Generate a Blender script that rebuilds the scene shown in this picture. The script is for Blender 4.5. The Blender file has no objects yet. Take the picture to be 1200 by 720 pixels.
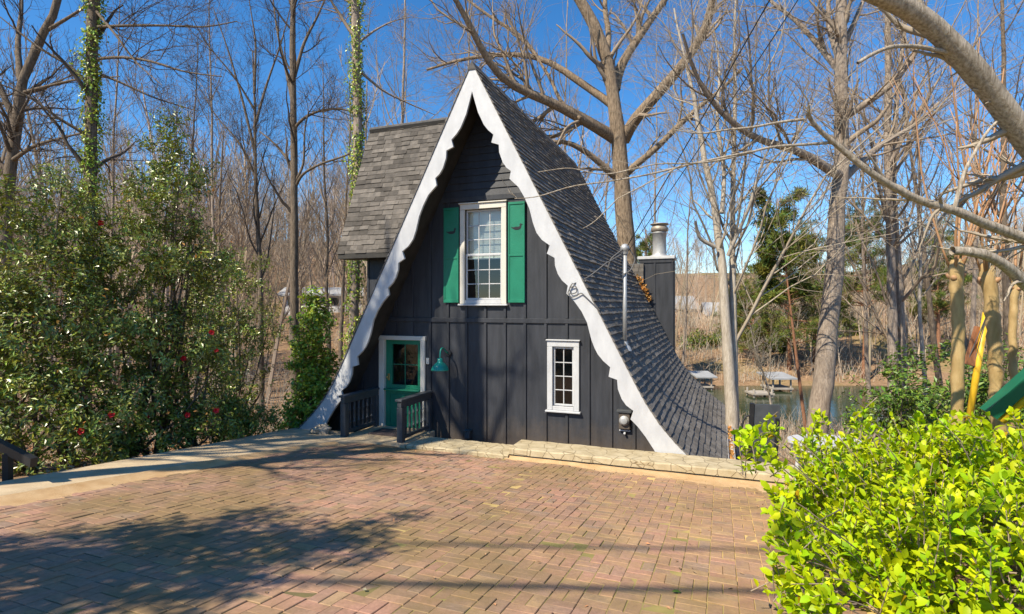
import bpy, math, random
import numpy as np
from mathutils import Vector

random.seed(7)
SC = bpy.context.scene
COL = SC.collection
F = 640.0
CX, HY = 600.0, 358.0           # photo pixel of the view axis / horizon (photo is 1200 x 720)
CA, SA = math.cos(math.radians(20.9)), math.sin(math.radians(20.9))


def P(x, y, Y):
    return np.array([(x - CX) / F * Y, Y, (HY - y) / F * Y])


def H(u, t, z):
    return np.array([u * CA + t * SA, -u * SA + t * CA, z])


def HA(a):
    a = np.asarray(a, float)
    return np.stack([a[..., 0] * CA + a[..., 1] * SA, -a[..., 0] * SA + a[..., 1] * CA, a[..., 2]], -1)


def px_on_t(x, y, t):
    """photo pixel -> (u, z) on the plane t = const of the house frame"""
    k = (x - CX) / F
    Y = t / (CA + SA * k)
    return Y * (CA * k - SA), (HY - y) / F * Y


def uv(X, Y):
    return X * CA - Y * SA, X * SA + Y * CA


# ------------------------------------------------------------------ materials
def nodes_of(m):
    m.use_nodes = True
    nt = m.node_tree
    return nt, nt.nodes['Principled BSDF']


def N(nt, typ, **kw):
    n = nt.nodes.new(typ)
    for k, v in kw.items():
        if k in n.inputs:
            n.inputs[k].default_value = v
        else:
            setattr(n, k, v)
    return n


def rgb(c):
    return (c[0], c[1], c[2], 1.0)


def mat(name, c1, c2=None, rough=0.7, scale=6.0, bump=0.0, bscale=40.0, stretch=(1, 1, 1), attr=False,
        spec=0.4, metal=0.0, transl=None, detail=6.0, bdist=0.02):
    m = bpy.data.materials.new(name)
    nt, b = nodes_of(m)
    L = nt.links.new
    b.inputs['Roughness'].default_value = rough
    b.inputs['Specular IOR Level'].default_value = spec
    b.inputs['Metallic'].default_value = metal
    tc = N(nt, 'ShaderNodeTexCoord')
    mp = N(nt, 'ShaderNodeMapping')
    mp.inputs['Scale'].default_value = stretch
    L(tc.outputs['Object'], mp.inputs['Vector'])
    c2 = c2 or c1
    nz = N(nt, 'ShaderNodeTexNoise', Scale=scale, Detail=detail, Roughness=0.6)
    L(mp.outputs['Vector'], nz.inputs['Vector'])
    rp = N(nt, 'ShaderNodeValToRGB')
    rp.color_ramp.elements[0].position = 0.3
    rp.color_ramp.elements[1].position = 0.7
    rp.color_ramp.elements[0].color = rgb(c1)
    rp.color_ramp.elements[1].color = rgb(c2)
    L(nz.outputs['Fac'], rp.inputs['Fac'])
    colour = rp.outputs['Color']
    if attr:
        at = N(nt, 'ShaderNodeAttribute', attribute_name='col')
        mx = N(nt, 'ShaderNodeMix', data_type='RGBA', blend_type='MULTIPLY')
        mx.inputs['Factor'].default_value = 1.0
        L(colour, mx.inputs[6])
        L(at.outputs['Color'], mx.inputs[7])
        colour = mx.outputs[2]
    L(colour, b.inputs['Base Color'])
    if bump:
        bn = N(nt, 'ShaderNodeTexNoise', Scale=bscale, Detail=8.0, Roughness=0.65)
        L(mp.outputs['Vector'], bn.inputs['Vector'])
        bp = N(nt, 'ShaderNodeBump', Strength=bump, Distance=bdist)
        L(bn.outputs['Fac'], bp.inputs['Height'])
        L(bp.outputs['Normal'], b.inputs['Normal'])
    if transl:
        out = nt.nodes['Material Output']
        tr = N(nt, 'ShaderNodeBsdfTranslucent')
        mm = N(nt, 'ShaderNodeMix', data_type='RGBA', blend_type='MULTIPLY')
        mm.inputs['Factor'].default_value = 1.0
        L(colour, mm.inputs[6])
        mm.inputs[7].default_value = rgb((1.25, 1.15, 0.5))
        L(mm.outputs[2], tr.inputs['Color'])
        ms = N(nt, 'ShaderNodeMixShader')
        ms.inputs['Fac'].default_value = transl
        L(b.outputs['BSDF'], ms.inputs[1])
        L(tr.outputs['BSDF'], ms.inputs[2])
        L(ms.outputs['Shader'], out.inputs['Surface'])
    return m


def bark(name, c1, c2, sc=3.0, bump=0.8, moss=None):
    return mat(name, c1, c2, rough=0.9, scale=sc * 2, bump=bump, bscale=sc * 5, stretch=(4, 4, 0.8), spec=0.15, bdist=0.05)


M = {}
M['paint_dark'] = mat('charcoal_paint', (0.021, 0.023, 0.028), (0.042, 0.045, 0.054), 0.55, 3.0, 0.25, 30, (3, 3, 0.4))
def weather(m, dirt, z0, z1, amount):
    nt = m.node_tree
    b = nt.nodes['Principled BSDF']
    src = b.inputs['Base Color'].links[0].from_socket
    tc = N(nt, 'ShaderNodeTexCoord')
    sp = N(nt, 'ShaderNodeSeparateXYZ')
    nt.links.new(tc.outputs['Object'], sp.inputs[0])
    nz = N(nt, 'ShaderNodeTexNoise', Scale=5.0, Detail=8.0, Roughness=0.7)
    nt.links.new(tc.outputs['Object'], nz.inputs['Vector'])
    ad = N(nt, 'ShaderNodeMath', operation='MULTIPLY_ADD')
    nt.links.new(nz.outputs['Fac'], ad.inputs[0])
    ad.inputs[1].default_value = -0.9
    nt.links.new(sp.outputs['Z'], ad.inputs[2])
    mr = N(nt, 'ShaderNodeMapRange')
    mr.inputs['From Min'].default_value = z1 - .45
    mr.inputs['From Max'].default_value = z0 - .45
    mr.inputs['To Max'].default_value = amount
    nt.links.new(ad.outputs[0], mr.inputs['Value'])
    mx = N(nt, 'ShaderNodeMix', data_type='RGBA')
    nt.links.new(mr.outputs['Result'], mx.inputs['Factor'])
    nt.links.new(src, mx.inputs[6])
    mx.inputs[7].default_value = rgb(dirt)
    nt.links.new(mx.outputs[2], b.inputs['Base Color'])


weather(M['paint_dark'], (0.14, 0.105, 0.07), .75, 1.45, .55)
M['paint_dark_rail'] = mat('charcoal_rail_paint', (0.042, 0.047, 0.052), (0.07, 0.076, 0.082), 0.5, 5.0, 0.2, 40)
M['soffit'] = mat('soffit_board', (0.022, 0.02, 0.018), (0.05, 0.045, 0.038), 0.7, 4.0, 0.3, 25)
M['white'] = mat('white_trim_paint', (0.43, 0.435, 0.445), (0.54, 0.545, 0.55), 0.5, 3.5, 0.2, 40, (1.6, 1.6, .7))
M['cream'] = mat('cream_trim_paint', (0.56, 0.53, 0.46), (0.62, 0.59, 0.52), 0.5, 2.5, 0.1, 30)
M['green'] = mat('green_paint', (0.008, 0.15, 0.085), (0.012, 0.195, 0.112), 0.45, 3.0, 0.15, 30)
M['lamp_green'] = mat('green_enamel', (0.015, 0.23, 0.17), (0.02, 0.28, 0.21), 0.2, 4.0, spec=0.6)
M['shingle'] = mat('asphalt_shingle', (0.11, 0.105, 0.102), (0.19, 0.18, 0.17), 0.9, 9.0, 0.5, 160, attr=True, spec=0.2)
M['shingle_wing'] = mat('weathered_shingle', (0.085, 0.078, 0.070), (0.15, 0.135, 0.12), 0.9, 7.0, 0.5, 160, attr=True, spec=0.2)
M['metal'] = mat('galvanised_metal', (0.36, 0.37, 0.38), (0.50, 0.50, 0.49), 0.6, 6.0, 0.05, 20, metal=0.55)
M['rust'] = mat('rusty_metal', (0.26, 0.22, 0.17), (0.42, 0.37, 0.30), 0.55, 6.0, 0.1, 20, metal=0.5)
M['brass'] = mat('brass_metal', (0.55, 0.42, 0.18), None, 0.3, metal=1.0)
M['black'] = mat('black_metal', (0.012, 0.012, 0.013), (0.02, 0.02, 0.022), 0.45)
M['cable'] = mat('cable_sheath', (0.02, 0.02, 0.022), None, 0.6)
M['cable_grey'] = mat('grey_cable_sheath', (0.09, 0.09, 0.09), (0.13, 0.125, 0.12), 0.6)
M['concrete'] = mat('tan_concrete', (0.36, 0.265, 0.155), (0.60, 0.47, 0.30), 0.9, 2.2, 0.4, 60)
M['sand'] = mat('orange_sand', (0.46, 0.28, 0.125), (0.60, 0.41, 0.22), 0.95, 5.0, 0.6, 120)
M['interior'] = mat('room_wall', (0.30, 0.27, 0.23), (0.34, 0.31, 0.27), 0.9)
M['blind'] = mat('white_blind', (0.74, 0.80, 0.79), (0.80, 0.84, 0.83), 0.7)
M['mat_rug'] = mat('doormat_fibre', (0.05, 0.035, 0.035), (0.12, 0.09, 0.08), 0.95, 30, 0.5, 200)
M['stone'] = mat('field_stone', (0.28, 0.22, 0.15), (0.42, 0.36, 0.28), 0.9, 7.0, 0.6, 25)
M['yellow'] = mat('yellow_paint', (0.62, 0.36, 0.015), (0.72, 0.45, 0.03), 0.4, 5.0)
M['slide_green'] = mat('green_plastic', (0.008, 0.10, 0.05), (0.012, 0.13, 0.065), 0.35, 4.0)
M['wood_red'] = mat('weathered_red_wood', (0.20, 0.075, 0.03), (0.34, 0.15, 0.07), 0.8, 4, 0.4, 20, (6, 6, 0.6))
M['rock_path'] = M['stone']
M['bark_oak'] = bark('oak_bark', (0.11, 0.08, 0.052), (0.44, 0.33, 0.225), 3.0, 1.0)
M['bark_grey'] = bark('grey_bark', (0.20, 0.155, 0.12), (0.44, 0.36, 0.285), 3.0, 0.8)
M['bark_dark'] = bark('dark_bark', (0.09, 0.07, 0.05), (0.25, 0.195, 0.145), 3.0, 0.8)
M['bark_pale'] = bark('pale_bark', (0.30, 0.25, 0.19), (0.52, 0.46, 0.38), 2.5, 0.5)
M['bark_fore'] = bark('mottled_pale_bark', (0.20, 0.16, 0.11), (0.58, 0.50, 0.40), 5.0, 0.6)
M['bark_myrtle'] = mat('smooth_ochre_bark', (0.30, 0.19, 0.07), (0.46, 0.33, 0.15), 0.6, 5.0, 0.3, 12, (3, 3, 0.7))
M['shoot'] = mat('orange_shoot_bark', (0.30, 0.15, 0.07), (0.42, 0.25, 0.13), 0.6, 4.0)
M['bark_pine'] = bark('pine_bark', (0.20, 0.09, 0.05), (0.36, 0.19, 0.11), 3.0, 0.8)
M['twig'] = mat('twig_bark', (0.20, 0.15, 0.105), (0.34, 0.27, 0.20), 0.9, 1.5, spec=0.1)
M['twig_dark'] = mat('dark_twig_bark', (0.07, 0.054, 0.042), (0.14, 0.11, 0.085), 0.9, 1.5, spec=0.1)
M['twig_pale'] = mat('pale_twig_bark', (0.28, 0.23, 0.17), (0.42, 0.36, 0.28), 0.9, 1.5, spec=0.1)
M['camellia'] = mat('glossy_dark_leaf', (0.115, 0.175, 0.024), (0.285, 0.31, 0.045), 0.34, 1.6, attr=True, spec=0.75, transl=0.14)
M['ivy'] = mat('ivy_leaf', (0.19, 0.28, 0.03), (0.34, 0.42, 0.05), 0.38, 1.5, attr=True, spec=0.45, transl=0.2)
M['bush'] = mat('chartreuse_leaf', (0.36, 0.46, 0.005), (0.58, 0.64, 0.007), 0.48, 2.0, attr=True, spec=0.28, transl=0.3)
M['bush2'] = mat('mid_green_leaf', (0.08, 0.15, 0.02), (0.14, 0.22, 0.03), 0.4, 1.5, attr=True, spec=0.4, transl=0.25)
M['needle'] = mat('pine_needle', (0.085, 0.12, 0.022), (0.17, 0.19, 0.035), 0.6, 0.4, attr=True, spec=0.2, transl=0.15)
M['flower'] = mat('red_petal', (0.62, 0.02, 0.035), (0.75, 0.05, 0.06), 0.5, 8, transl=0.2)
M['dry_leaf'] = mat('orange_dry_leaf', (0.45, 0.20, 0.05), (0.62, 0.34, 0.10), 0.7, 3, attr=True, transl=0.25)
M['litter'] = mat('brown_dry_leaf', (0.24, 0.14, 0.07), (0.40, 0.26, 0.15), 0.85, 3, attr=True)
M['white_wall'] = mat('white_siding', (0.55, 0.55, 0.54), (0.64, 0.64, 0.62), 0.7, 1.0)
M['grey_roof'] = mat('pale_grey_roof', (0.26, 0.265, 0.27), (0.36, 0.36, 0.36), 0.8, 1.0)
M['dark_glass'] = mat('dark_window_glass', (0.02, 0.024, 0.028), None, 0.08, spec=0.6)
M['deck_wood'] = mat('weathered_deck', (0.30, 0.26, 0.21), (0.42, 0.37, 0.31), 0.85, 2.0)
M['pole_wood'] = bark('creosote_pole', (0.10, 0.075, 0.05), (0.17, 0.13, 0.09))

# window glass: clear pane with Fresnel reflection
g = bpy.data.materials.new('window_glass')
nt, b = nodes_of(g)
nt.nodes.remove(b)
lw = N(nt, 'ShaderNodeLayerWeight', Blend=0.5)
pw_ = N(nt, 'ShaderNodeMath', operation='POWER')
nt.links.new(lw.outputs['Facing'], pw_.inputs[0])
pw_.inputs[1].default_value = 4.0
fr = N(nt, 'ShaderNodeMapRange')
nt.links.new(pw_.outputs[0], fr.inputs['Value'])
fr.inputs['To Min'].default_value = 0.07
gl = N(nt, 'ShaderNodeBsdfGlossy', Roughness=0.01)
tr = N(nt, 'ShaderNodeBsdfTransparent')
tr.inputs['Color'].default_value = (0.88, 0.92, 0.90, 1)
ms = N(nt, 'ShaderNodeMixShader')
nt.links.new(fr.outputs[0], ms.inputs[0])
nt.links.new(tr.outputs[0], ms.inputs[1])
nt.links.new(gl.outputs[0], ms.inputs[2])
nt.links.new(ms.outputs[0], nt.nodes['Material Output'].inputs['Surface'])
M['glass'] = g

# pavers: per-brick colour times grit, plus moss patches
def paver_mat():
    m = bpy.data.materials.new('brick_paver')
    nt, b = nodes_of(m)
    L = nt.links.new
    b.inputs['Roughness'].default_value = 0.88
    b.inputs['Specular IOR Level'].default_value = 0.25
    at = N(nt, 'ShaderNodeAttribute', attribute_name='col')
    tc = N(nt, 'ShaderNodeTexCoord')
    n1 = N(nt, 'ShaderNodeTexNoise', Scale=28.0, Detail=8.0, Roughness=0.7)
    L(tc.outputs['Object'], n1.inputs['Vector'])
    r1 = N(nt, 'ShaderNodeMapRange')
    r1.inputs['To Min'].default_value = 0.45
    r1.inputs['To Max'].default_value = 1.5
    L(n1.outputs['Fac'], r1.inputs['Value'])
    mx = N(nt, 'ShaderNodeMix', data_type='RGBA', blend_type='MULTIPLY')
    mx.inputs['Factor'].default_value = 1.0
    L(at.outputs['Color'], mx.inputs[6])
    L(r1.outputs['Result'], mx.inputs[7])
    n2 = N(nt, 'ShaderNodeTexNoise', Scale=0.75, Detail=6.0, Roughness=0.65)
    L(tc.outputs['Object'], n2.inputs['Vector'])
    r2 = N(nt, 'ShaderNodeMapRange')
    r2.inputs['From Min'].default_value = 0.44
    r2.inputs['From Max'].default_value = 0.62
    r2.inputs['To Max'].default_value = 0.75
    L(n2.outputs['Fac'], r2.inputs['Value'])
    m2 = N(nt, 'ShaderNodeMix', data_type='RGBA')
    L(r2.outputs['Result'], m2.inputs['Factor'])
    L(mx.outputs[2], m2.inputs[6])
    m2.inputs[7].default_value = rgb((0.205, 0.142, 0.060))
    # fine dust / lichen
    n3 = N(nt, 'ShaderNodeTexNoise', Scale=3.2, Detail=9.0, Roughness=0.75)
    L(tc.outputs['Object'], n3.inputs['Vector'])
    r3 = N(nt, 'ShaderNodeMapRange')
    r3.inputs['From Min'].default_value = 0.52
    r3.inputs['From Max'].default_value = 0.75
    r3.inputs['To Max'].default_value = 0.55
    sp = N(nt, 'ShaderNodeSeparateXYZ')
    L(tc.outputs['Object'], sp.inputs[0])
    a3 = N(nt, 'ShaderNodeMath', operation='MULTIPLY_ADD')
    L(sp.outputs['X'], a3.inputs[0])
    a3.inputs[1].default_value = 0.045
    L(n3.outputs['Fac'], a3.inputs[2])
    L(a3.outputs[0], r3.inputs['Value'])
    m3 = N(nt, 'ShaderNodeMix', data_type='RGBA')
    L(r3.outputs['Result'], m3.inputs['Factor'])
    L(m2.outputs[2], m3.inputs[6])
    m3.inputs[7].default_value = rgb((0.46, 0.295, 0.125))
    # dark damp stains
    n4 = N(nt, 'ShaderNodeTexNoise', Scale=1.7, Detail=7.0, Roughness=0.7)
    mp4 = N(nt, 'ShaderNodeMapping')
    mp4.inputs['Location'].default_value = (7.3, 2.1, 0)
    L(tc.outputs['Object'], mp4.inputs['Vector'])
    L(mp4.outputs['Vector'], n4.inputs['Vector'])
    r4 = N(nt, 'ShaderNodeMapRange')
    r4.inputs['From Min'].default_value = 0.55
    r4.inputs['From Max'].default_value = 0.78
    r4.inputs['To Max'].default_value = 0.6
    L(n4.outputs['Fac'], r4.inputs['Value'])
    m4 = N(nt, 'ShaderNodeMix', data_type='RGBA')
    L(r4.outputs['Result'], m4.inputs['Factor'])
    L(m3.outputs[2], m4.inputs[6])
    m4.inputs[7].default_value = rgb((0.17, 0.115, 0.065))
    L(m4.outputs[2], b.inputs['Base Color'])
    bp = N(nt, 'ShaderNodeBump', Strength=0.5, Distance=0.006)
    L(n1.outputs['Fac'], bp.inputs['Height'])
    L(bp.outputs['Normal'], b.inputs['Normal'])
    return m


M['paver'] = paver_mat()


def joint_mat():
    m = bpy.data.materials.new('joint_sand')
    nt, b = nodes_of(m)
    L = nt.links.new
    b.inputs['Roughness'].default_value = 0.95
    tc = N(nt, 'ShaderNodeTexCoord')
    n2 = N(nt, 'ShaderNodeTexNoise', Scale=0.55, Detail=5.0, Roughness=0.6)
    L(tc.outputs['Object'], n2.inputs['Vector'])
    sp = N(nt, 'ShaderNodeSeparateXYZ')
    L(tc.outputs['Object'], sp.inputs[0])
    ad = N(nt, 'ShaderNodeMath', operation='MULTIPLY_ADD')
    L(sp.outputs['X'], ad.inputs[0])
    ad.inputs[1].default_value = 0.085
    L(n2.outputs['Fac'], ad.inputs[2])
    rp = N(nt, 'ShaderNodeValToRGB')
    e = rp.color_ramp.elements
    e[0].position, e[0].color = 0.30, rgb((0.10, 0.075, 0.035))
    e[1].position, e[1].color = 0.68, rgb((0.62, 0.42, 0.16))
    x = rp.color_ramp.elements.new(0.48)
    x.color = rgb((0.24, 0.20, 0.06))
    L(ad.outputs[0], rp.inputs['Fac'])
    L(rp.outputs['Color'], b.inputs['Base Color'])
    return m


M['joint'] = joint_mat()


def curb_mat():
    """interlocking zig-zag concrete pavers on the top of the curb"""
    m = bpy.data.materials.new('interlocking_paver')
    nt, b = nodes_of(m)
    L = nt.links.new
    b.inputs['Roughness'].default_value = 0.92
    tc = N(nt, 'ShaderNodeTexCoord')
    vo = N(nt, 'ShaderNodeTexVoronoi', feature='DISTANCE_TO_EDGE', Scale=4.2)
    vo.inputs['Randomness'].default_value = 0.8
    L(tc.outputs['Object'], vo.inputs['Vector'])
    rp = N(nt, 'ShaderNodeMapRange')
    rp.inputs['From Min'].default_value = 0.004
    rp.inputs['From Max'].default_value = 0.028
    L(vo.outputs['Distance'], rp.inputs['Value'])
    nz = N(nt, 'ShaderNodeTexNoise', Scale=4.0, Detail=8.0, Roughness=0.7)
    L(tc.outputs['Object'], nz.inputs['Vector'])
    cr = N(nt, 'ShaderNodeValToRGB')
    cr.color_ramp.elements[0].position = 0.3
    cr.color_ramp.elements[1].position = 0.7
    cr.color_ramp.elements[0].color = rgb((0.33, 0.26, 0.145))
    cr.color_ramp.elements[1].color = rgb((0.52, 0.44, 0.29))
    L(nz.outputs['Fac'], cr.inputs['Fac'])
    mx = N(nt, 'ShaderNodeMix', data_type='RGBA')
    L(rp.outputs['Result'], mx.inputs['Factor'])
    mx.inputs[6].default_value = rgb((0.25, 0.185, 0.10))
    L(cr.outputs['Color'], mx.inputs[7])
    L(mx.outputs[2], b.inputs['Base Color'])
    bp = N(nt, 'ShaderNodeBump', Strength=0.6, Distance=0.015)
    ad = N(nt, 'ShaderNodeMath', operation='MULTIPLY_ADD')
    L(nz.outputs['Fac'], ad.inputs[0])
    ad.inputs[1].default_value = 0.5
    L(rp.outputs['Result'], ad.inputs[2])
    L(ad.outputs[0], bp.inputs['Height'])
    L(bp.outputs['Normal'], b.inputs['Normal'])
    return m


M['curb'] = curb_mat()


def ground_mat():
    m = bpy.data.materials.new('leaf_litter_ground')
    nt, b = nodes_of(m)
    L = nt.links.new
    b.inputs['Roughness'].default_value = 0.95
    b.inputs['Specular IOR Level'].default_value = 0.1
    tc = N(nt, 'ShaderNodeTexCoord')
    n1 = N(nt, 'ShaderNodeTexNoise', Scale=2.5, Detail=12.0, Roughness=0.78)
    L(tc.outputs['Object'], n1.inputs['Vector'])
    rp = N(nt, 'ShaderNodeValToRGB')
    e = rp.color_ramp.elements
    e[0].position, e[0].color = 0.28, rgb((0.10, 0.065, 0.035))
    e[1].position, e[1].color = 0.72, rgb((0.42, 0.29, 0.18))
    x = e.new(0.5)
    x.color = rgb((0.26, 0.165, 0.095))
    L(n1.outputs['Fac'], rp.inputs['Fac'])
    n2 = N(nt, 'ShaderNodeTexNoise', Scale=0.06, Detail=5.0, Roughness=0.6)
    L(tc.outputs['Object'], n2.inputs['Vector'])
    r2 = N(nt, 'ShaderNodeMapRange')
    r2.inputs['From Min'].default_value = 0.55
    r2.inputs['From Max'].default_value = 0.68
    r2.inputs['To Max'].default_value = 0.7
    L(n2.outputs['Fac'], r2.inputs['Value'])
    mx = N(nt, 'ShaderNodeMix', data_type='RGBA')
    L(r2.outputs['Result'], mx.inputs['Factor'])
    L(rp.outputs['Color'], mx.inputs[6])
    mx.inputs[7].default_value = rgb((0.24, 0.21, 0.065))
    L(mx.outputs[2], b.inputs['Base Color'])
    bp = N(nt, 'ShaderNodeBump', Strength=0.8, Distance=0.08)
    L(n1.outputs['Fac'], bp.inputs['Height'])
    L(bp.outputs['Normal'], b.inputs['Normal'])
    return m


M['ground'] = ground_mat()


def water_mat():
    m = bpy.data.materials.new('lake_water')
    nt, b = nodes_of(m)
    L = nt.links.new
    b.inputs['Base Color'].default_value = rgb((0.035, 0.05, 0.025))
    b.inputs['Roughness'].default_value = 0.08
    b.inputs['IOR'].default_value = 1.33
    tc = N(nt, 'ShaderNodeTexCoord')
    mp = N(nt, 'ShaderNodeMapping')
    mp.inputs['Scale'].default_value = (0.7, 2.2, 1)
    L(tc.outputs['Object'], mp.inputs['Vector'])
    nz = N(nt, 'ShaderNodeTexNoise', Scale=1.2, Detail=5.0)
    L(mp.outputs['Vector'], nz.inputs['Vector'])
    bp = N(nt, 'ShaderNodeBump', Strength=0.25, Distance=0.06)
    L(nz.outputs['Fac'], bp.inputs['Height'])
    L(bp.outputs['Normal'], b.inputs['Normal'])
    return m


M['water'] = water_mat()


# ------------------------------------------------------------------ mesh building
class MB:
    """collects faces in world coordinates (or the house frame when h=True), builds ONE mesh object"""

    def __init__(self, h=False):
        self.v, self.q, self.t, self.ng, self.c = [], [], [], [], []
        self.n = 0
        self.h = h

    def add(self, v, quads=None, tris=None, ngons=None, col=None):
        v = np.asarray(v, float).reshape(-1, 3)
        o = self.n
        self.v.append(v)
        self.n += len(v)
        if quads is not None and len(quads):
            self.q.append(np.asarray(quads, int).reshape(-1, 4) + o)
        if tris is not None and len(tris):
            self.t.append(np.asarray(tris, int).reshape(-1, 3) + o)
        for g_ in (ngons or []):
            self.ng.append([i + o for i in g_])
        if col is None:
            col = np.ones((len(v), 3))
        self.c.append(np.broadcast_to(np.asarray(col, float), (len(v), 3)))
        return self

    def box(self, lo, hi, col=None):
        x0, y0, z0 = lo
        x1, y1, z1 = hi
        v = [(x0, y0, z0), (x1, y0, z0), (x1, y1, z0), (x0, y1, z0), (x0, y0, z1), (x1, y0, z1), (x1, y1, z1), (x0, y1, z1)]
        return self.add(v, [(0, 3, 2, 1), (4, 5, 6, 7), (0, 1, 5, 4), (1, 2, 6, 5), (2, 3, 7, 6), (3, 0, 4, 7)], col=col)

    def bbox(self, lo, hi, b=0.008, col=None):
        """box with chamfered edges (all 12)"""
        lo, hi = np.array(lo, float), np.array(hi, float)
        b = min(b, 0.45 * float((hi - lo).min()))
        bm_v = []
        idx = {}
        for sx in (0, 1):
            for sy in (0, 1):
                for sz in (0, 1):
                    s = np.array([sx, sy, sz])
                    c = np.where(s == 0, lo, hi)
                    for ax in range(3):
                        p = c + np.where(s == 0, b, -b)
                        p[ax] = c[ax]
                        idx[(sx, sy, sz, ax)] = len(bm_v)
                        bm_v.append(p)
        ng = []
        for ax in range(3):
            o1, o2 = [a for a in range(3) if a != ax]
            for s in (0, 1):
                f = []
                for (a, c) in ((0, 0), (1, 0), (1, 1), (0, 1)):
                    k = [0, 0, 0]
                    k[ax], k[o1], k[o2] = s, a, c
                    f.append(idx[(*k, ax)])
                ng.append(f)
        for ax in range(3):
            o1, o2 = [a for a in range(3) if a != ax]
            for a in (0, 1):
                for c in (0, 1):
                    f = []
                    for e, fa in ((0, o1), (1, o1), (1, o2), (0, o2)):
                        k = [0, 0, 0]
                        k[ax], k[o1], k[o2] = e, a, c
                        f.append(idx[(*k, fa)])
                    ng.append(f)
        for sx in (0, 1):
            for sy in (0, 1):
                for sz in (0, 1):
                    ng.append([idx[(sx, sy, sz, a)] for a in range(3)])
        return self.add(bm_v, ngons=ng, col=col)

    def prism(self, poly, axis, a0, a1, col=None):
        """poly: 2D points in the two other axes (order: axis 1 -> (u,z), axis 2 -> (u,t), axis 0 -> (t,z))"""
        n = len(poly)
        v = []
        for a in (a0, a1):
            for p in poly:
                if axis == 1:
                    v.append((p[0], a, p[1]))
                elif axis == 2:
                    v.append((p[0], p[1], a))
                else:
                    v.append((a, p[0], p[1]))
        ng = [list(range(n)), list(range(2 * n - 1, n - 1, -1))]
        q = [(i, (i + 1) % n, (i + 1) % n + n, i + n) for i in range(n)]
        return self.add(v, q, ngons=ng, col=col)

    def tube(self, pts, rad, sides=8, cap=True, col=None):
        pts = np.asarray(pts, float)
        rad = np.broadcast_to(np.asarray(rad, float), (len(pts),))
        v, q = tubes(pts[None], rad[None], sides)
        ng = None
        if cap:
            ng = [list(range(sides))[::-1], list(range((len(pts) - 1) * sides, len(pts) * sides))]
        return self.add(v, q, ngons=ng, col=col)

    def lathe(self, centre, prof, sides=16, axis=2):
        c = np.array(centre, float)
        v, q = [], []
        for (r, z) in prof:
            for i in range(sides):
                a = 2 * math.pi * i / sides
                if axis == 2:
                    v.append(c + (r * math.cos(a), r * math.sin(a), z))
                elif axis == 1:
                    v.append(c + (r * math.cos(a), z, r * math.sin(a)))
        for j in range(len(prof) - 1):
            for i in range(sides):
                k = (i + 1) % sides
                q.append((j * sides + i, j * sides + k, (j + 1) * sides + k, (j + 1) * sides + i))
        return self.add(v, q)

    def build(self, name, m, parent=None, loc=None, smooth=False, fixn=True):
        v = np.concatenate(self.v)
        if self.h:
            v = HA(v)
        o0 = np.array(parent['_o']) if parent is not None else np.array(loc if loc is not None else (0, 0, 0), float)
        v = v - o0
        q = np.concatenate(self.q) if self.q else np.zeros((0, 4), int)
        t = np.concatenate(self.t) if self.t else np.zeros((0, 3), int)
        me = bpy.data.meshes.new(name)
        lens = [len(f) for f in self.ng]
        ngl = np.array([i for f in self.ng for i in f], int)
        loops = np.concatenate([q.ravel(), t.ravel(), ngl]).astype(np.int32)
        tot = np.concatenate([np.full(len(q), 4), np.full(len(t), 3), np.array(lens, int)]).astype(np.int32)
        start = np.concatenate([[0], np.cumsum(tot)[:-1]]).astype(np.int32)
        me.vertices.add(len(v))
        me.vertices.foreach_set('co', v.astype(np.float32).ravel())
        me.loops.add(len(loops))
        me.loops.foreach_set('vertex_index', loops)
        me.polygons.add(len(tot))
        me.polygons.foreach_set('loop_start', start)
        me.polygons.foreach_set('loop_total', tot)
        me.polygons.foreach_set('use_smooth', np.full(len(tot), bool(smooth)))
        me.update(calc_edges=True)
        me.validate()
        c = np.concatenate(self.c)
        at = me.color_attributes.new('col', 'FLOAT_COLOR', 'POINT')
        at.data.foreach_set('color', np.concatenate([c, np.ones((len(c), 1))], 1).astype(np.float32).ravel())
        if fixn and len(tot) < 30000:
            import bmesh
            bm = bmesh.new()
            bm.from_mesh(me)
            bmesh.ops.recalc_face_normals(bm, faces=bm.faces)
            bm.to_mesh(me)
            bm.free()
        me.materials.append(m if not isinstance(m, str) else M[m])
        o = bpy.data.objects.new(name, me)
        COL.objects.link(o)
        o['_o'] = [float(x) for x in o0]
        if parent is not None:
            o.parent = parent
        else:
            o.location = o0
        return o


def tag(o, label=None, cat=None, group=None, kind=None):
    if label:
        o['label'] = label
    if cat:
        o['category'] = cat
    if group:
        o['group'] = group
    if kind:
        o['kind'] = kind
    return o


def thing(name, label, cat, loc, group=None):
    o = bpy.data.objects.new(name, None)
    o.empty_display_size = 0.2
    COL.objects.link(o)
    o.location = loc
    o['_o'] = [float(x) for x in loc]
    return tag(o, label, cat, group)


def tubes(pts, rad, S):
    """pts [M,N,3], rad [M,N] -> verts, quads"""
    Mn, Nn, _ = pts.shape
    tg = np.gradient(pts, axis=1)
    tg /= np.linalg.norm(tg, axis=2, keepdims=True) + 1e-9
    ref = np.broadcast_to(np.array([0.28, 0.95, 0.13]), tg.shape)
    n1 = np.cross(tg, ref)
    n1 /= np.linalg.norm(n1, axis=2, keepdims=True) + 1e-9
    n2 = np.cross(tg, n1)
    a = np.arange(S) / S * 2 * np.pi
    ring = n1[:, :, None] * np.cos(a)[None, None, :, None] + n2[:, :, None] * np.sin(a)[None, None, :, None]
    v = pts[:, :, None] + ring * rad[:, :, None, None]
    base = (np.arange(Mn) * Nn * S)[:, None, None]
    j = (np.arange(Nn - 1) * S)[None, :, None]
    i = np.arange(S)[None, None, :]
    k = (i + 1) % S
    q = np.stack([base + j + i, base + j + k, base + j + S + k, base + j + S + i], -1).reshape(-1, 4)
    return v.reshape(-1, 3), q


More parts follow.
